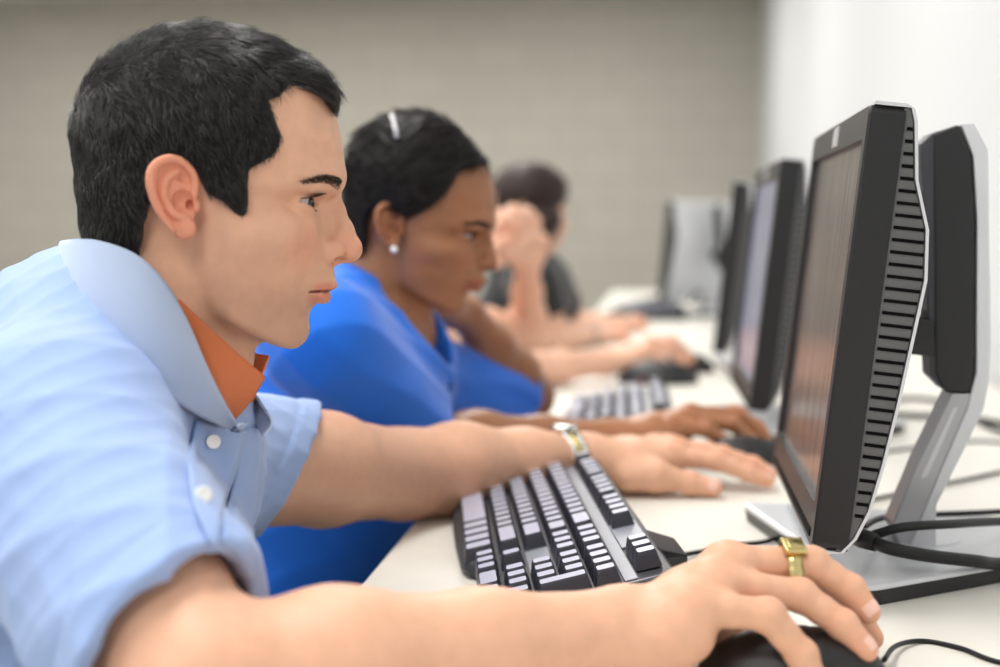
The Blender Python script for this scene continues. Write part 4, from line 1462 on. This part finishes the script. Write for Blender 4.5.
def monitor(loc, yaw, label, scr, name='computer_monitor', baseyaw=.227, cables=True):
    t = empty(name, (loc[0], loc[1], DESK)); t.rotation_euler = (0, 0, yaw)
    tag(t, label, 'monitor'); bpy.context.view_layer.update()
    def put(o, par=None):
        o.parent = par or t; o.matrix_parent_inverse = Matrix.Identity(4); return o
    # panel, local frame: x away from the user, origin at the foot of the front face
    Hh = math.hypot(ZT - ZB, .039); Wd = .41
    x0 = .118 - .128; ct, st = math.cos(TILT), math.sin(TILT)
    def W3(x, y, z): return (x0 + x * ct + z * st, y, ZB + z * ct - x * st)
    def pb(b, nm, m, bevel=0, smooth=False, par=None):
        b.V = [W3(*v) for v in b.V]; return put(b.build(nm, m, None, smooth=smooth, bevel=bevel), par)
    h2 = Wd / 2
    # front housing with a recessed opening
    bz, bl, bt = .017, .034, .026
    outer = rrect(0, Hh / 2, Wd, Hh, .006, 3)
    def ring(x, sx, z0, z1): return [(x, p[0] * sx, z0 + p[1] / Hh * (z1 - z0)) for p in outer]
    b = MB()
    sw = (h2 - bz) / h2
    b.loft([[(.0285, p[0], p[1]) for p in outer], [(.002, p[0], p[1]) for p in outer], [(.0, p[0] * .993, .001 + p[1] * .994) for p in outer],
            ring(.0, sw, bl, Hh - bt), ring(.006, sw * .995, bl + .001, Hh - bt - .001)], cap=False)
    pb(b, 'bezel', PLAST_BLK)
    b = MB(); b.box((.0055, -h2 + bz - .001, bl - .001), (.008, h2 - bz + .001, Hh - bt + .001)); pb(b, 'screen', scr)
    # rear housing: tapering section carried across the width
    b = MB()
    pts = [(th - .002, Hh * (1 - f)) for f, th in PROF]
    sec = [(.027, Hh)] + pts + [(.020, 0)]
    b.prism([(a, c) for a, c in sec], -h2 + .0015, h2 - .0015, axis='y'); pb(b, 'rear_housing', PLAST_VT)
    # silver back skin
    b = MB()
    out_ = [(th + .0014, Hh * (1 - f)) for f, th in PROF]; inn = [(th - .001, Hh * (1 - f)) for f, th in PROF]
    poly = [(.004, Hh + .0035), (.030, Hh + .0035)] + out_ + [(.020, -.003), (.020, .0)] + inn[::-1] + [(.030, Hh + .0005), (.004, Hh + .0005)]
    n_ = len(out_)
    b2 = MB()
    A1 = [(.004, Hh + .0032), (.028, Hh + .0032)] + out_ + [(.012, -.0028)]
    A2 = [(.004, Hh + .0004), (.028, Hh + .0004)] + inn + [(.012, .0002)]
    for i in range(len(A1) - 1):
        q = [A1[i], A1[i + 1], A2[i + 1], A2[i]]
        b2.prism(q, -h2 - .0005, h2 + .0005, axis='y')
    pb(b2, 'silver_back', SILVER)
    for s in (-1, 1):
        b = MB()
        z = Hh * .955
        while z > Hh * .07:
            th = np.interp(1 - z / Hh, [p[0] for p in PROF], [p[1] for p in PROF])
            if th > .034:
                y = s * (h2 - .0008)
                b.box((.0305, min(y, y - s * .001) - .0004, z - .0013), (max(th - .0022, .0335), max(y, y - s * .001) + .0004, z + .0013))
            z -= .0096
        pb(b, 'vent_slots', SLOT)
    b = MB(); b.box((-.0012, -.019, Hh - bt + .004), (.001, .013, Hh - .004), bev=.0005); o = pb(b, 'badge', BADGE); o['label'] = 'pale badge on the top edge'
    b = MB(); b.box((-.0014, -.012, Hh - bt + .006), (-.001, -.004, Hh - .006)); pb(b, 'badge_mark', SILVER_D, par=o) if False else pb(b, 'badge_mark', SILVER_D)
    b = MB(); b.box((-.0010, -h2 + .02, .006), (.001, h2 - .02, .012)); pb(b, 'speaker_slot', SLOT)
    # hinge, lift block, column
    C = np.array([.128, 1.33])
    def XZ(px, py, d=1.30):
        q = P(px - 4, py, d); return (q[0] - C[0], q[2] - DESK)
    T = Matrix.Identity(4)
    def col(poly, y0, y1, nm, m, bevel=.002, z=0):
        b = MB(); b.prism(poly, y0, y1, axis='y', T=None); b.V = [tuple(T @ Vector(v)) for v in b.V]
        return put(b.build(nm, m, None, bevel=bevel))
    col([XZ(905, 312), XZ(934, 318), XZ(937, 355), XZ(906, 352)], -.022, .022, 'hinge', PLAST_BLK, .003)
    col([XZ(917.5, 146), XZ(928, 136), XZ(936, 133), XZ(944, 388), XZ(930, 374), XZ(926.6, 311)], -.021, .021, 'slide_cover', PLAST_DK, .002)
    col([XZ(929, 136), XZ(954, 127.5), XZ(966.5, 157.6), XZ(971, 220), XZ(972.7, 369), XZ(966.5, 390.5), XZ(942.5, 388), XZ(934, 370)], -.023, .023, 'lift_block', PLAST_BLK, .003)
    col([XZ(955, 127), XZ(967, 126.5), XZ(981, 153), XZ(986.6, 340), XZ(985.5, 378), XZ(981, 405), XZ(962.5, 447), XZ(937, 502), XZ(937, 548), XZ(910, 549),
         XZ(939, 470), XZ(965, 405), XZ(973.5, 369), XZ(972, 220), XZ(967.5, 158)], -.0245, .0245, 'column', SILVER, .0015)
    leg = col([XZ(950.5, 390), XZ(971, 390), XZ(966, 408), XZ(941, 470), XZ(912, 549), XZ(904, 547), XZ(893.5, 525), XZ(919, 459)], -.022, .022, 'neck', SILVER_D, .002)
    gr = col([XZ(952, 405), XZ(956.5, 404), XZ(928, 473), XZ(923, 476), XZ(922.5, 472)], -.0228, -.0215, 'neck_groove', SILVER, .0)
    # base plate
    R = Matrix.Rotation(baseyaw, 4, 'Z')
    hw, dp, bw = .183, .24, .075
    plan = [(0, -hw), (0, hw), (dp * .5, bw + .055), (dp, bw), (dp, -bw), (dp * .5, -bw - .055)]
    def rounded(pl, r, n=5):
        out = []
        for i, p in enumerate(pl):
            p = np.array(p); a = np.array(pl[i - 1]); c = np.array(pl[(i + 1) % len(pl)])
            u = (a - p) / np.linalg.norm(a - p); w = (c - p) / np.linalg.norm(c - p)
            for k in range(n + 1):
                s_ = k / n; q0 = p + u * r; q1 = p + w * r
                out.append(tuple((1 - s_) ** 2 * q0 + 2 * s_ * (1 - s_) * p + s_ ** 2 * q1))
        return out
    pl = rounded(plan, .018)
    cen = np.array([dp * .45, 0])
    sc = lambda k: [tuple(cen + (np.array(p) - cen) * k) for p in pl]
    OF = -.005
    b = MB(); b.loft([[(x + OF, y, z) for x, y in sc(k)] for z, k in ((.0135, .997), (.0150, 1.0), (.0170, .996), (.0185, .982), (.0190, .94))], T=R)
    put(b.build('base_plate', SILVER, None, smooth=False, bevel=.0006))
    b = MB(); b.loft([[(x + OF, y, z) for x, y in sc(k)] for z, k in ((.0005, .975), (.010, .988), (.0137, .996))], T=R); put(b.build('base_underside', PLAST_BLK, None))
    b = MB(); b.loft([[(.105 + math.cos(2 * math.pi * k / 32) * r, math.sin(2 * math.pi * k / 32) * r, z) for k in range(32)] for z, r in ((.018, .052), (.0198, .052), (.0202, .050))], T=R)
    put(b.build('swivel_disc', SILVER, None))
    return t


PLAST_VT = mat('plastic_vent_grey', (96, 97, 97), .5, spec=.4)
SLOT = mat('slot_black', (8, 8, 9), .8, spec=.1)
BADGE = mat('badge_silver', (205, 205, 208), .25, metal=.3)
m1 = monitor((.128, 1.33), 0, 'nearest black flat monitor with silver back, facing the man in light blue', SCR1)
m2 = monitor((.125, 2.19), .02, 'second black monitor down the desk, facing the woman, with a bluish screen', SCR2)
m3 = monitor((.135, 3.12), -.13, 'third black monitor down the desk, narrow dark edge behind the bluish screen', SCR3)
m4 = monitor((.10, 5.15), -.62, 'far dark monitor turned so that its silver back shows', SCR3)
m5 = monitor((.24, 5.85), -1.0, 'farthest silver-backed monitor near the white wall', SCR3)


# ------------------------------------------------------------------ cables
def cable(pts, r, label, name='cable', n=60, m=CABLE):
    q = catmull(pts, n); b = MB(); b.tube([tuple(p) for p in q], r, 10)
    return tag(b.build(name, m, None, smooth=True), label, 'cable')


Z_ = lambda px, py, z: PZ(px, py, DESK + z)
cable([Z_(648, 553, .016), Z_(666, 557, .008), Z_(700, 552, .004), Z_(740, 545, .004), Z_(768, 541, .0042), Z_(800, 528, .004), Z_(850, 505, .004), Z_(1010, 470, .004)], .0024, 'thin black keyboard cable running under the nearest monitor')
cable([Z_(862, 528, .045), Z_(882, 518, .034), Z_(920, 515, .026), Z_(1010, 511, .022), Z_(1120, 500, .01), Z_(1200, 490, .004)], .0030, 'upper thin black cable behind the nearest monitor stand')
cable([P(858, 541, 1.20), P(880, 533, 1.19), P(905, 527, 1.19), P(950, 524, 1.22), P(1010, 521, 1.30), Z_(1120, 520, .012), Z_(1230, 510, .005)], .0042, 'middle black cable crossing in front of the monitor neck')
cable([P(850, 532, 1.22), P(862, 538, 1.19), P(874, 542, 1.18), P(892, 549, 1.17), P(930, 556, 1.18), P(975, 561, 1.20), P(1010, 564, 1.23), Z_(1120, 560, .012), Z_(1260, 540, .006)], .0056, 'thick black video cable curving over the silver base')
q = [P(856, 535, 1.205), P(864, 539, 1.188), P(876, 543, 1.178)]
b = MB(); b.tube(q, [.0085, .0085, .0075], 12); tag(b.build('cable_plug', CABLE, None, smooth=True), 'ribbed black plug of the video cable under the nearest monitor', 'plug')
cable([PZ(884, 660, DESK + .014), Z_(896, 646, .006), Z_(922, 641, .002), Z_(960, 648, .002), Z_(1010, 664, .002), Z_(1120, 668, .002), Z_(1260, 600, .002), Z_(1330, 560, .002)], .0019, 'thin mouse cable curving across the desk at the front right corner')
cable([Z_(880, 402, .0047), Z_(915, 398, .0047), Z_(955, 405, .0047), Z_(985, 425, .004), Z_(1015, 434, .004), Z_(1060, 436, .004)], .0040, 'black cable on the desk behind the nearest monitor neck')
cable([Z_(880, 414, .0047), Z_(930, 416, .0047), Z_(970, 418, .005), Z_(1010, 424, .005), Z_(1055, 426, .005)], .0045, 'second black cable on the desk near the white wall')
cable([Z_(880, 452, .0025), Z_(930, 446, .0025), Z_(975, 441, .0025), Z_(1010, 443, .0025), Z_(1090, 446, .0025)], .0022, 'thin grey cable crossing the desk toward the wall', m=PLAST_DK)
cable([Z_(690, 300, .15), Z_(700, 292, .14), Z_(703, 310, .02), Z_(720, 316, .004), Z_(745, 318, .004)], .006, 'dark cable hanging from the far turned monitor')


# ------------------------------------------------------------------ woman in the bright blue top
woman = empty('person', (-.42, 1.75, 0), 'woman with pulled-back black hair and bright blue top, chin on one hand', 'person')
wd = 1.685
WO = P(428, 232, wd)
wv = (WO - CAM) / np.linalg.norm(WO - CAM)
wv2 = wv.copy()
wy = math.radians(-5)      # turned a little toward the lens
wup = UP - wv * (UP @ wv)
wf = np.cross(wv, wup)
wf = wf * math.cos(wy) + wv * math.sin(wy)
WP_ = math.radians(6)
wf, wup = wf * math.cos(WP_) - wup * math.sin(WP_), wup * math.cos(WP_) + wf * math.sin(WP_)
wh = Head(WO, wf, wup, .575 * wd / FPX, .95, 2.0, neck=[LL(165, 215), LL(142, 300), LL(118, 400)])
_TF = wh.TF
def w_TF(V):
    V = np.array(V, float)
    z = V[..., 2]
    V[..., 2] = np.where(z < 0, z * (.87 + .13 * np.clip((-z - 150) / 40, 0, 1)), z)
    x = V[..., 0]
    V[..., 0] = np.where(x < -60, -60 + (x + 60) * .9, x)
    return _TF(V)
wh.TF = w_TF
wh.face_details(woman, dens=.9, gaze=(1, -.15, -.25), m=BROW)
wparts = [wh.skin()]
def toL(X, Y):
    a, c = (X - 428) / .575, (232 - Y) / .575
    a, c = a * math.cos(WP_) - c * math.sin(WP_), c * math.cos(WP_) + a * math.sin(WP_)
    return (230 + a, 200 - c)
WOUT = [(343, 215), (342.5, 190), (344, 165), (350, 145), (360, 131), (374, 124), (390, 117), (410, 113.5), (428, 114.5), (442, 119), (454, 126), (466, 137), (477, 148), (485, 157), (487, 165),
        (478, 170), (468, 171), (462, 176), (457, 184), (450, 196), (436, 208), (420, 216), (410, 219), (400, 212), (391, 208.5), (380, 209), (373, 215), (370, 228), (369, 246), (364, 258), (356, 262), (349, 245)]
wpoly = [toL(*p) for p in WOUT]
hv2 = hair_shell(wh.v, wpoly, [(LL(190, 115), (160, 116, 140)), (LL(160, 170), (100, 104, 100)), (LL(140, 225), (95, 92, 75)), (LL(290, 90), (70, 84, 50)), (LL(220, 40), (100, 84, 60))], k=10, amp=.5)
WV_, WQ_ = hv2.surf()
p, N = tri_sample(WV_, WQ_, 9000)
F = np.stack([-1.0 + 0 * p[:, 0], .1 * np.sin(p[:, 2] * .1), .35 - .008 * (p[:, 2]) + .25 * np.sin(p[:, 0] * .05)], 1) + RNG.normal(0, .07, (len(p), 3))
D = F - N * (F * N).sum(1)[:, None]; D /= np.linalg.norm(D, axis=1)[:, None]
S1, Q1 = strands(p - N * .5, D, N, RNG.uniform(22, 40, len(p)), np.full(len(p), .10), np.full(len(p), .08), .42, 6)
A, B_, _ = join_parts([(WV_, WQ_, None), (S1, Q1, None)])
fastmesh('hair', w_TF(A), B_, HAIR_W, woman)
# hair clip on the crown, earring
wb = BVHTree.FromPolygons(w_TF(WV_).tolist(), WQ_.tolist())
b = MB()
cl = []
for X_, Y_ in ((397.5, 139), (396, 131), (394, 123), (392, 117)):
    q, n = on_surf(wb, X_, Y_, .0035, 1.66); cl.append(tuple(q))
b.tube(cl, .0026, 8); o = b.build('hair_clip', mat('clip_white', (205, 205, 210), .2, coat=.6), woman, smooth=True); o['label'] = 'thin white hair clip'
q = P(394, 249.5, wd - .076)
v = Vol(q - .008, q + .008, .0008); v.ell(q, (.0042,) * 3, k=.001); V, Q = v.surf(); o = fastmesh('earring', V, Q, mat('earring_white', (245, 242, 240), .15, coat=1), woman); o['label'] = 'small white stud earring'

# arms
wS, wE, wW = P(322, 338, 1.53), P(420, 447, 1.67), P(612, 439, 1.825)
a_i = [P(688, 415, 1.905), P(735, 413, 1.925), P(757, 427, 1.935), P(768, 442, 1.935)]
a_m = [P(690, 414, 1.880), P(739, 415, 1.895), P(760, 431, 1.900), P(771, 447, 1.900)]
a_r = [P(684, 419, 1.855), P(732, 424, 1.860), P(752, 441, 1.865), P(763, 458, 1.865)]
a_p = [P(672, 427, 1.835), P(707, 429, 1.835), P(722, 441, 1.840), P(730, 451, 1.840)]
a_t = [P(640, 439, 1.880), P(665, 448, 1.900), P(690, 453, 1.910), P(706, 456, 1.905)]
part, nl, _ = arm_and_hand(wS, wE, wW, [a_i, a_m, a_r, a_p], a_t, r=(.046, .038, .0275), h=.0022, hs=1.2)
wparts.append(part); wn = nl
vS, vE, vW = P(420, 378, 1.90), P(528, 396, 2.14), P(464, 311, 1.93)
c_i = [P(436, 300, 1.83), P(424, 287, 1.81), P(412, 290, 1.80), P(410, 300, 1.80)]
c_m = [P(438, 302, 1.85), P(426, 290, 1.84), P(414, 294, 1.83), P(412, 303, 1.83)]
c_r = [P(440, 306, 1.87), P(428, 296, 1.86), P(417, 300, 1.85), P(416, 308, 1.85)]
c_p = [P(441, 311, 1.89), P(431, 303, 1.88), P(422, 306, 1.87), P(421, 313, 1.87)]
c_t = [P(447, 311, 1.84), P(438, 306, 1.82), P(430, 305, 1.80), P(422, 306, 1.79)]
part, nl, _ = arm_and_hand(vS, vE, vW, [c_i, c_m, c_r, c_p], c_t, r=(.046, .038, .0265), h=.0025, hs=.95)
wparts.append(part)
# upper chest under the neckline
v = Vol(P(300, 460, 1.6) - .2, P(450, 300, 1.9) + .12, .004)
v.chain([P(372, 262, 1.70), P(368, 330, 1.72), P(352, 420, 1.74)], [.052, .075, .11], k=.04)
V, Q = v.surf(); wparts.append((V, Q, np.ones((len(V), 3))))
A, B_, T_ = join_parts(wparts)
fastmesh('body', A, B_, SKIN_W, woman, tint=T_)
nail_plates(wn, woman, NAIL_D)


def top_garment(name, m, parent, lo, hi, h, chains, sleeves, neck=None, folds=None, seed=1, amp=.004):
    v = Vol(lo, hi, h)
    for pts, rs, k in chains: v.chain(pts, rs, k=k)
    for S_, E_, t_, r0, r1, ri in sleeves:
        s_ = sleeve(v, S_, E_, t_, r0, r1, ri, stitch=False); v.D = smin(v.D, s_.D, f32(.03))
    for S_, E_, t_, r0, r1, ri in sleeves:
        d_ = (E_ - S_) / np.linalg.norm(E_ - S_); C_ = S_ + (E_ - S_) * t_
        v.cap(C_ - d_ * .02, C_ + d_ * .10, ri, ri, k=.004, sub=True)
    if neck:
        for a_, b_, ra, rb in neck: v.cap(a_, b_, ra, rb, k=.01, sub=True)
    if folds: fold_noise(v, seed, amp, folds)
    V, Q = v.surf()
    return fastmesh(name, V, Q, m, parent)


top_garment('jersey_top', ROYAL, woman, (-.62, 1.30, .50), (.10, 2.35, 1.08), .004,
            [([P(322, 340, 1.55), P(368, 372, 1.72), P(414, 372, 1.90)], [.062, .085, .056], .05),
             ([P(360, 372, 1.72), P(330, 470, 1.73), P(270, 640, 1.76)], [.105, .125, .13], .05),
             ([P(320, 350, 1.72), P(280, 470, 1.76), P(240, 640, 1.8)], [.09, .13, .13], .05),
             ([P(352, 290, 1.66), P(330, 325, 1.62)], [.030, .05], .04),
             ([P(350, 285, 1.75), P(345, 330, 1.75)], [.035, .07], .04)],
            [(wS, wE, .92, .062, .056, .044), (vS, vE, .84, .056, .052, .043)],
            neck=[(P(384, 235, 1.70), P(398, 392, 1.66), .050, .020), (P(412, 300, 1.68), P(424, 400, 1.70), .045, .03)],
            folds=[(50, 0, 45), (-30, 40, 60), (90, -20, 70)], seed=9, amp=.0026)
trousers((-.50, 1.80, .50), (-.12, 1.84, .50), (-.10, 1.84, 0), .10, woman)

# ------------------------------------------------------------------ third person, mostly behind her
third = empty('person', (-.42, 2.8, 0), 'third person, mostly hidden, leaning on a raised fist with light bare forearms on the desk', 'person')
td = 2.83
TO = P(440, 224, td)
tvv = (TO - CAM) / np.linalg.norm(TO - CAM); tup = UP - tvv * (UP @ tvv)
th3 = Head(TO, np.cross(tvv, tup), tup, .335 * td / FPX, .6, 2.6)
th3.face_details(third, dens=.4)
tparts = [th3.skin()]
hv3 = hair_shell(th3.v, poly, [(LL(206, 134), (141, 106, 116)), (LL(165, 190), (95, 96, 95)), (LL(150, 240), (78, 80, 60)), (LL(300, 90), (48, 66, 42))], h=2.2)
V, Q = hv3.surf(); fastmesh('hair', th3.TF(V), Q, HAIR_BR, third)
S_, E_, W_ = P(432, 318, 2.82), P(528, 338, 3.08), P(527, 262, 2.92)
g_i = [P(508, 226, 2.84), P(493, 226, 2.81), P(494, 240, 2.80), P(503, 244, 2.81)]
g_m = [P(516, 216, 2.85), P(498, 214, 2.82), P(497, 228, 2.80), P(506, 233, 2.81)]
g_r = [P(526, 214, 2.88), P(512, 209, 2.84), P(506, 219, 2.81), P(513, 227, 2.81)]
g_p = [P(533, 221, 2.92), P(523, 213, 2.88), P(516, 220, 2.85), P(519, 229, 2.85)]
g_t = [P(513, 254, 2.86), P(503, 252, 2.83), P(498, 246, 2.79), P(508, 238, 2.78)]
part, _, _ = arm_and_hand(S_, E_, W_, [g_i, g_m, g_r, g_p], g_t, r=(.044, .038, .028), h=.0028, hs=1.15)
tparts.append(part); tS, tE = S_, E_
S2, E2, W2 = P(405, 318, 2.45), P(478, 374, 2.62), P(606, 362, 2.86)
h_i = [P(650, 342, 2.98), P(672, 340, 3.0), P(684, 350, 3.02), P(692, 358, 3.02)]
h_m = [P(650, 343, 2.95), P(674, 343, 2.97), P(685, 352, 2.98), P(691, 361, 2.98)]
h_r = [P(648, 348, 2.92), P(669, 350, 2.93), P(679, 359, 2.94), P(685, 366, 2.94)]
h_p = [P(643, 354, 2.89), P(660, 358, 2.90), P(668, 365, 2.90), P(672, 370, 2.90)]
h_t = [P(628, 362, 2.93), P(642, 366, 2.94), P(655, 369, 2.94), P(665, 371, 2.93)]
part, _, _ = arm_and_hand(S2, E2, W2, [h_i, h_m, h_r, h_p], h_t, r=(.044, .038, .028), h=.0028, hs=1.08)
tparts.append(part)
A, B_, T_ = join_parts(tparts)
fastmesh('body', A, B_, SKIN_L, third, tint=T_)
top_garment('tank_top', BLACKTOP, third, (-.60, 2.38, .50), (-.05, 3.15, 1.06), .006,
            [([P(405, 322, 2.45), P(415, 335, 2.63), P(425, 322, 2.8)], [.042, .08, .042], .05),
             ([P(410, 335, 2.63), P(380, 420, 2.65), P(350, 520, 2.7)], [.10, .12, .125], .05)], [])
trousers((-.50, 2.72, .50), (-.12, 2.76, .50), (-.10, 2.76, 0), .10, third)

# ------------------------------------------------------------------ fourth person, dark hair and black top
fourth = empty('person', (-.40, 3.75, 0), 'farthest person, brown-black bobbed hair and black top, facing the screens', 'person')
qd = 3.62
QO = P(534, 214, qd)
qv = (QO - CAM) / np.linalg.norm(QO - CAM); qup = UP - qv * (UP @ qv); qf = np.cross(qv, qup)
a_ = math.radians(14); qf = qf * math.cos(a_) + qv * math.sin(a_)
qh = Head(QO, qf, qup, .275 * qd / FPX, .8, 2.8)
qh.face_details(fourth, dens=.4)
qparts = [qh.skin()]
tq = lambda X, Y: (230 + (X - 534) / .275, 200 - (214 - Y) / .275)
qpoly = [tq(*p) for p in [(494, 215), (493, 195), (496, 180), (504, 170), (516, 164.5), (532, 163), (546, 166), (558, 173), (565, 184), (568, 196), (567, 205), (563, 208), (560, 214), (557, 224), (554, 236), (545, 246), (515, 248), (500, 240)]]
hv4 = hair_shell(qh.v, qpoly, [(LL(200, 125), (150, 118, 126)), (LL(170, 200), (110, 112, 110)), (LL(180, 270), (125, 112, 90)), (LL(238, 225), (92, 120, 92)), (LL(300, 100), (54, 80, 54))], h=2.2, k=10)
V, Q = hv4.surf(); p, N = tri_sample(V, Q, 3000)
F = np.stack([.1 + 0 * p[:, 0], 0 * p[:, 0], -1 + 0 * p[:, 0]], 1) + RNG.normal(0, .08, (len(p), 3)); D = F - N * (F * N).sum(1)[:, None]; D /= np.linalg.norm(D, axis=1)[:, None] + 1e-9
S1, Q1 = strands(p, D, N, RNG.uniform(20, 40, len(p)), np.full(len(p), .1), np.full(len(p), .1), .6, 5)
A, B_, _ = join_parts([(V, Q, None), (S1, Q1, None)])
fastmesh('hair', qh.TF(A), B_, HAIR_BR, fourth)
S4, E4, W4 = P(536, 282, 3.48), P(552, 337, 3.50), P(592, 334, 3.72)
def simple_fingers(base, d0, n=4, step=(0, 0, 0), drop=5, L=13):
    out = []
    for i in range(n):
        x, y, d = base[0] + step[0] * i, base[1] + step[1] * i, d0 + step[2] * i
        out.append([P(x, y, d), P(x + L * .45, y - 1, d + .01), P(x + L * .8, y + drop * .5, d + .015), P(x + L, y + drop, d + .02)])
    return out
part, _, _ = arm_and_hand(S4, E4, W4, simple_fingers((611, 328), 3.90, 4, (-1, 1.8, -.03), 6, 18), [P(602, 336, 3.80), P(609, 338, 3.82), P(616, 339, 3.83), P(622, 340, 3.83)], r=(.042, .036, .027), h=.003, hs=1.05)
qparts.append(part)
S5, E5, W5 = P(552, 285, 3.80), P(575, 327, 4.0), P(618, 324, 4.15)
part, _, _ = arm_and_hand(S5, E5, W5, simple_fingers((632, 319), 4.30, 4, (-1, 1.8, -.03), 6, 15), [P(625, 325, 4.2), P(630, 326, 4.22), P(636, 327, 4.23), P(641, 327, 4.23)], r=(.042, .036, .027), h=.003, hs=1.0)
qparts.append(part)
A, B_, T_ = join_parts(qparts)
fastmesh('body', A, B_, SKIN_L, fourth, tint=T_)
bb4 = BVHTree.FromPolygons(A.tolist(), B_.tolist())
R_, _ = wrap_band(W4 - (W4 - E4) * .12, W4 - E4, bb4, 30, .001, .004, [(-4, 0), (4, 0), (4, 1), (-4, 1)])
n_, k_, _ = R_.shape
o = fastmesh('bracelet', R_.reshape(-1, 3), [(i * k_ + j, ((i + 1) % n_) * k_ + j, ((i + 1) % n_) * k_ + (j + 1) % k_, i * k_ + (j + 1) % k_) for i in range(n_) for j in range(k_)], STEEL, fourth)
o['label'] = 'silver bracelet'
top_garment('black_top', BLACKTOP, fourth, (-.62, 3.28, .50), (.0, 4.1, 1.04), .006,
            [([P(532, 285, 3.48), P(530, 290, 3.64), P(548, 288, 3.8)], [.060, .085, .060], .05),
             ([P(530, 292, 3.64), P(515, 340, 3.66), P(495, 420, 3.7)], [.11, .12, .125], .05)],
            [(S4, E4, .62, .062, .056, .044), (S5, E5, .5, .058, .054, .043)], neck=[(P(525, 235, 3.63), P(530, 268, 3.62), .055, .06)], folds=[(30, 10, 40)], amp=.004)
trousers((-.46, 3.68, .50), (-.10, 3.72, .50), (-.08, 3.72, 0), .10, fourth)
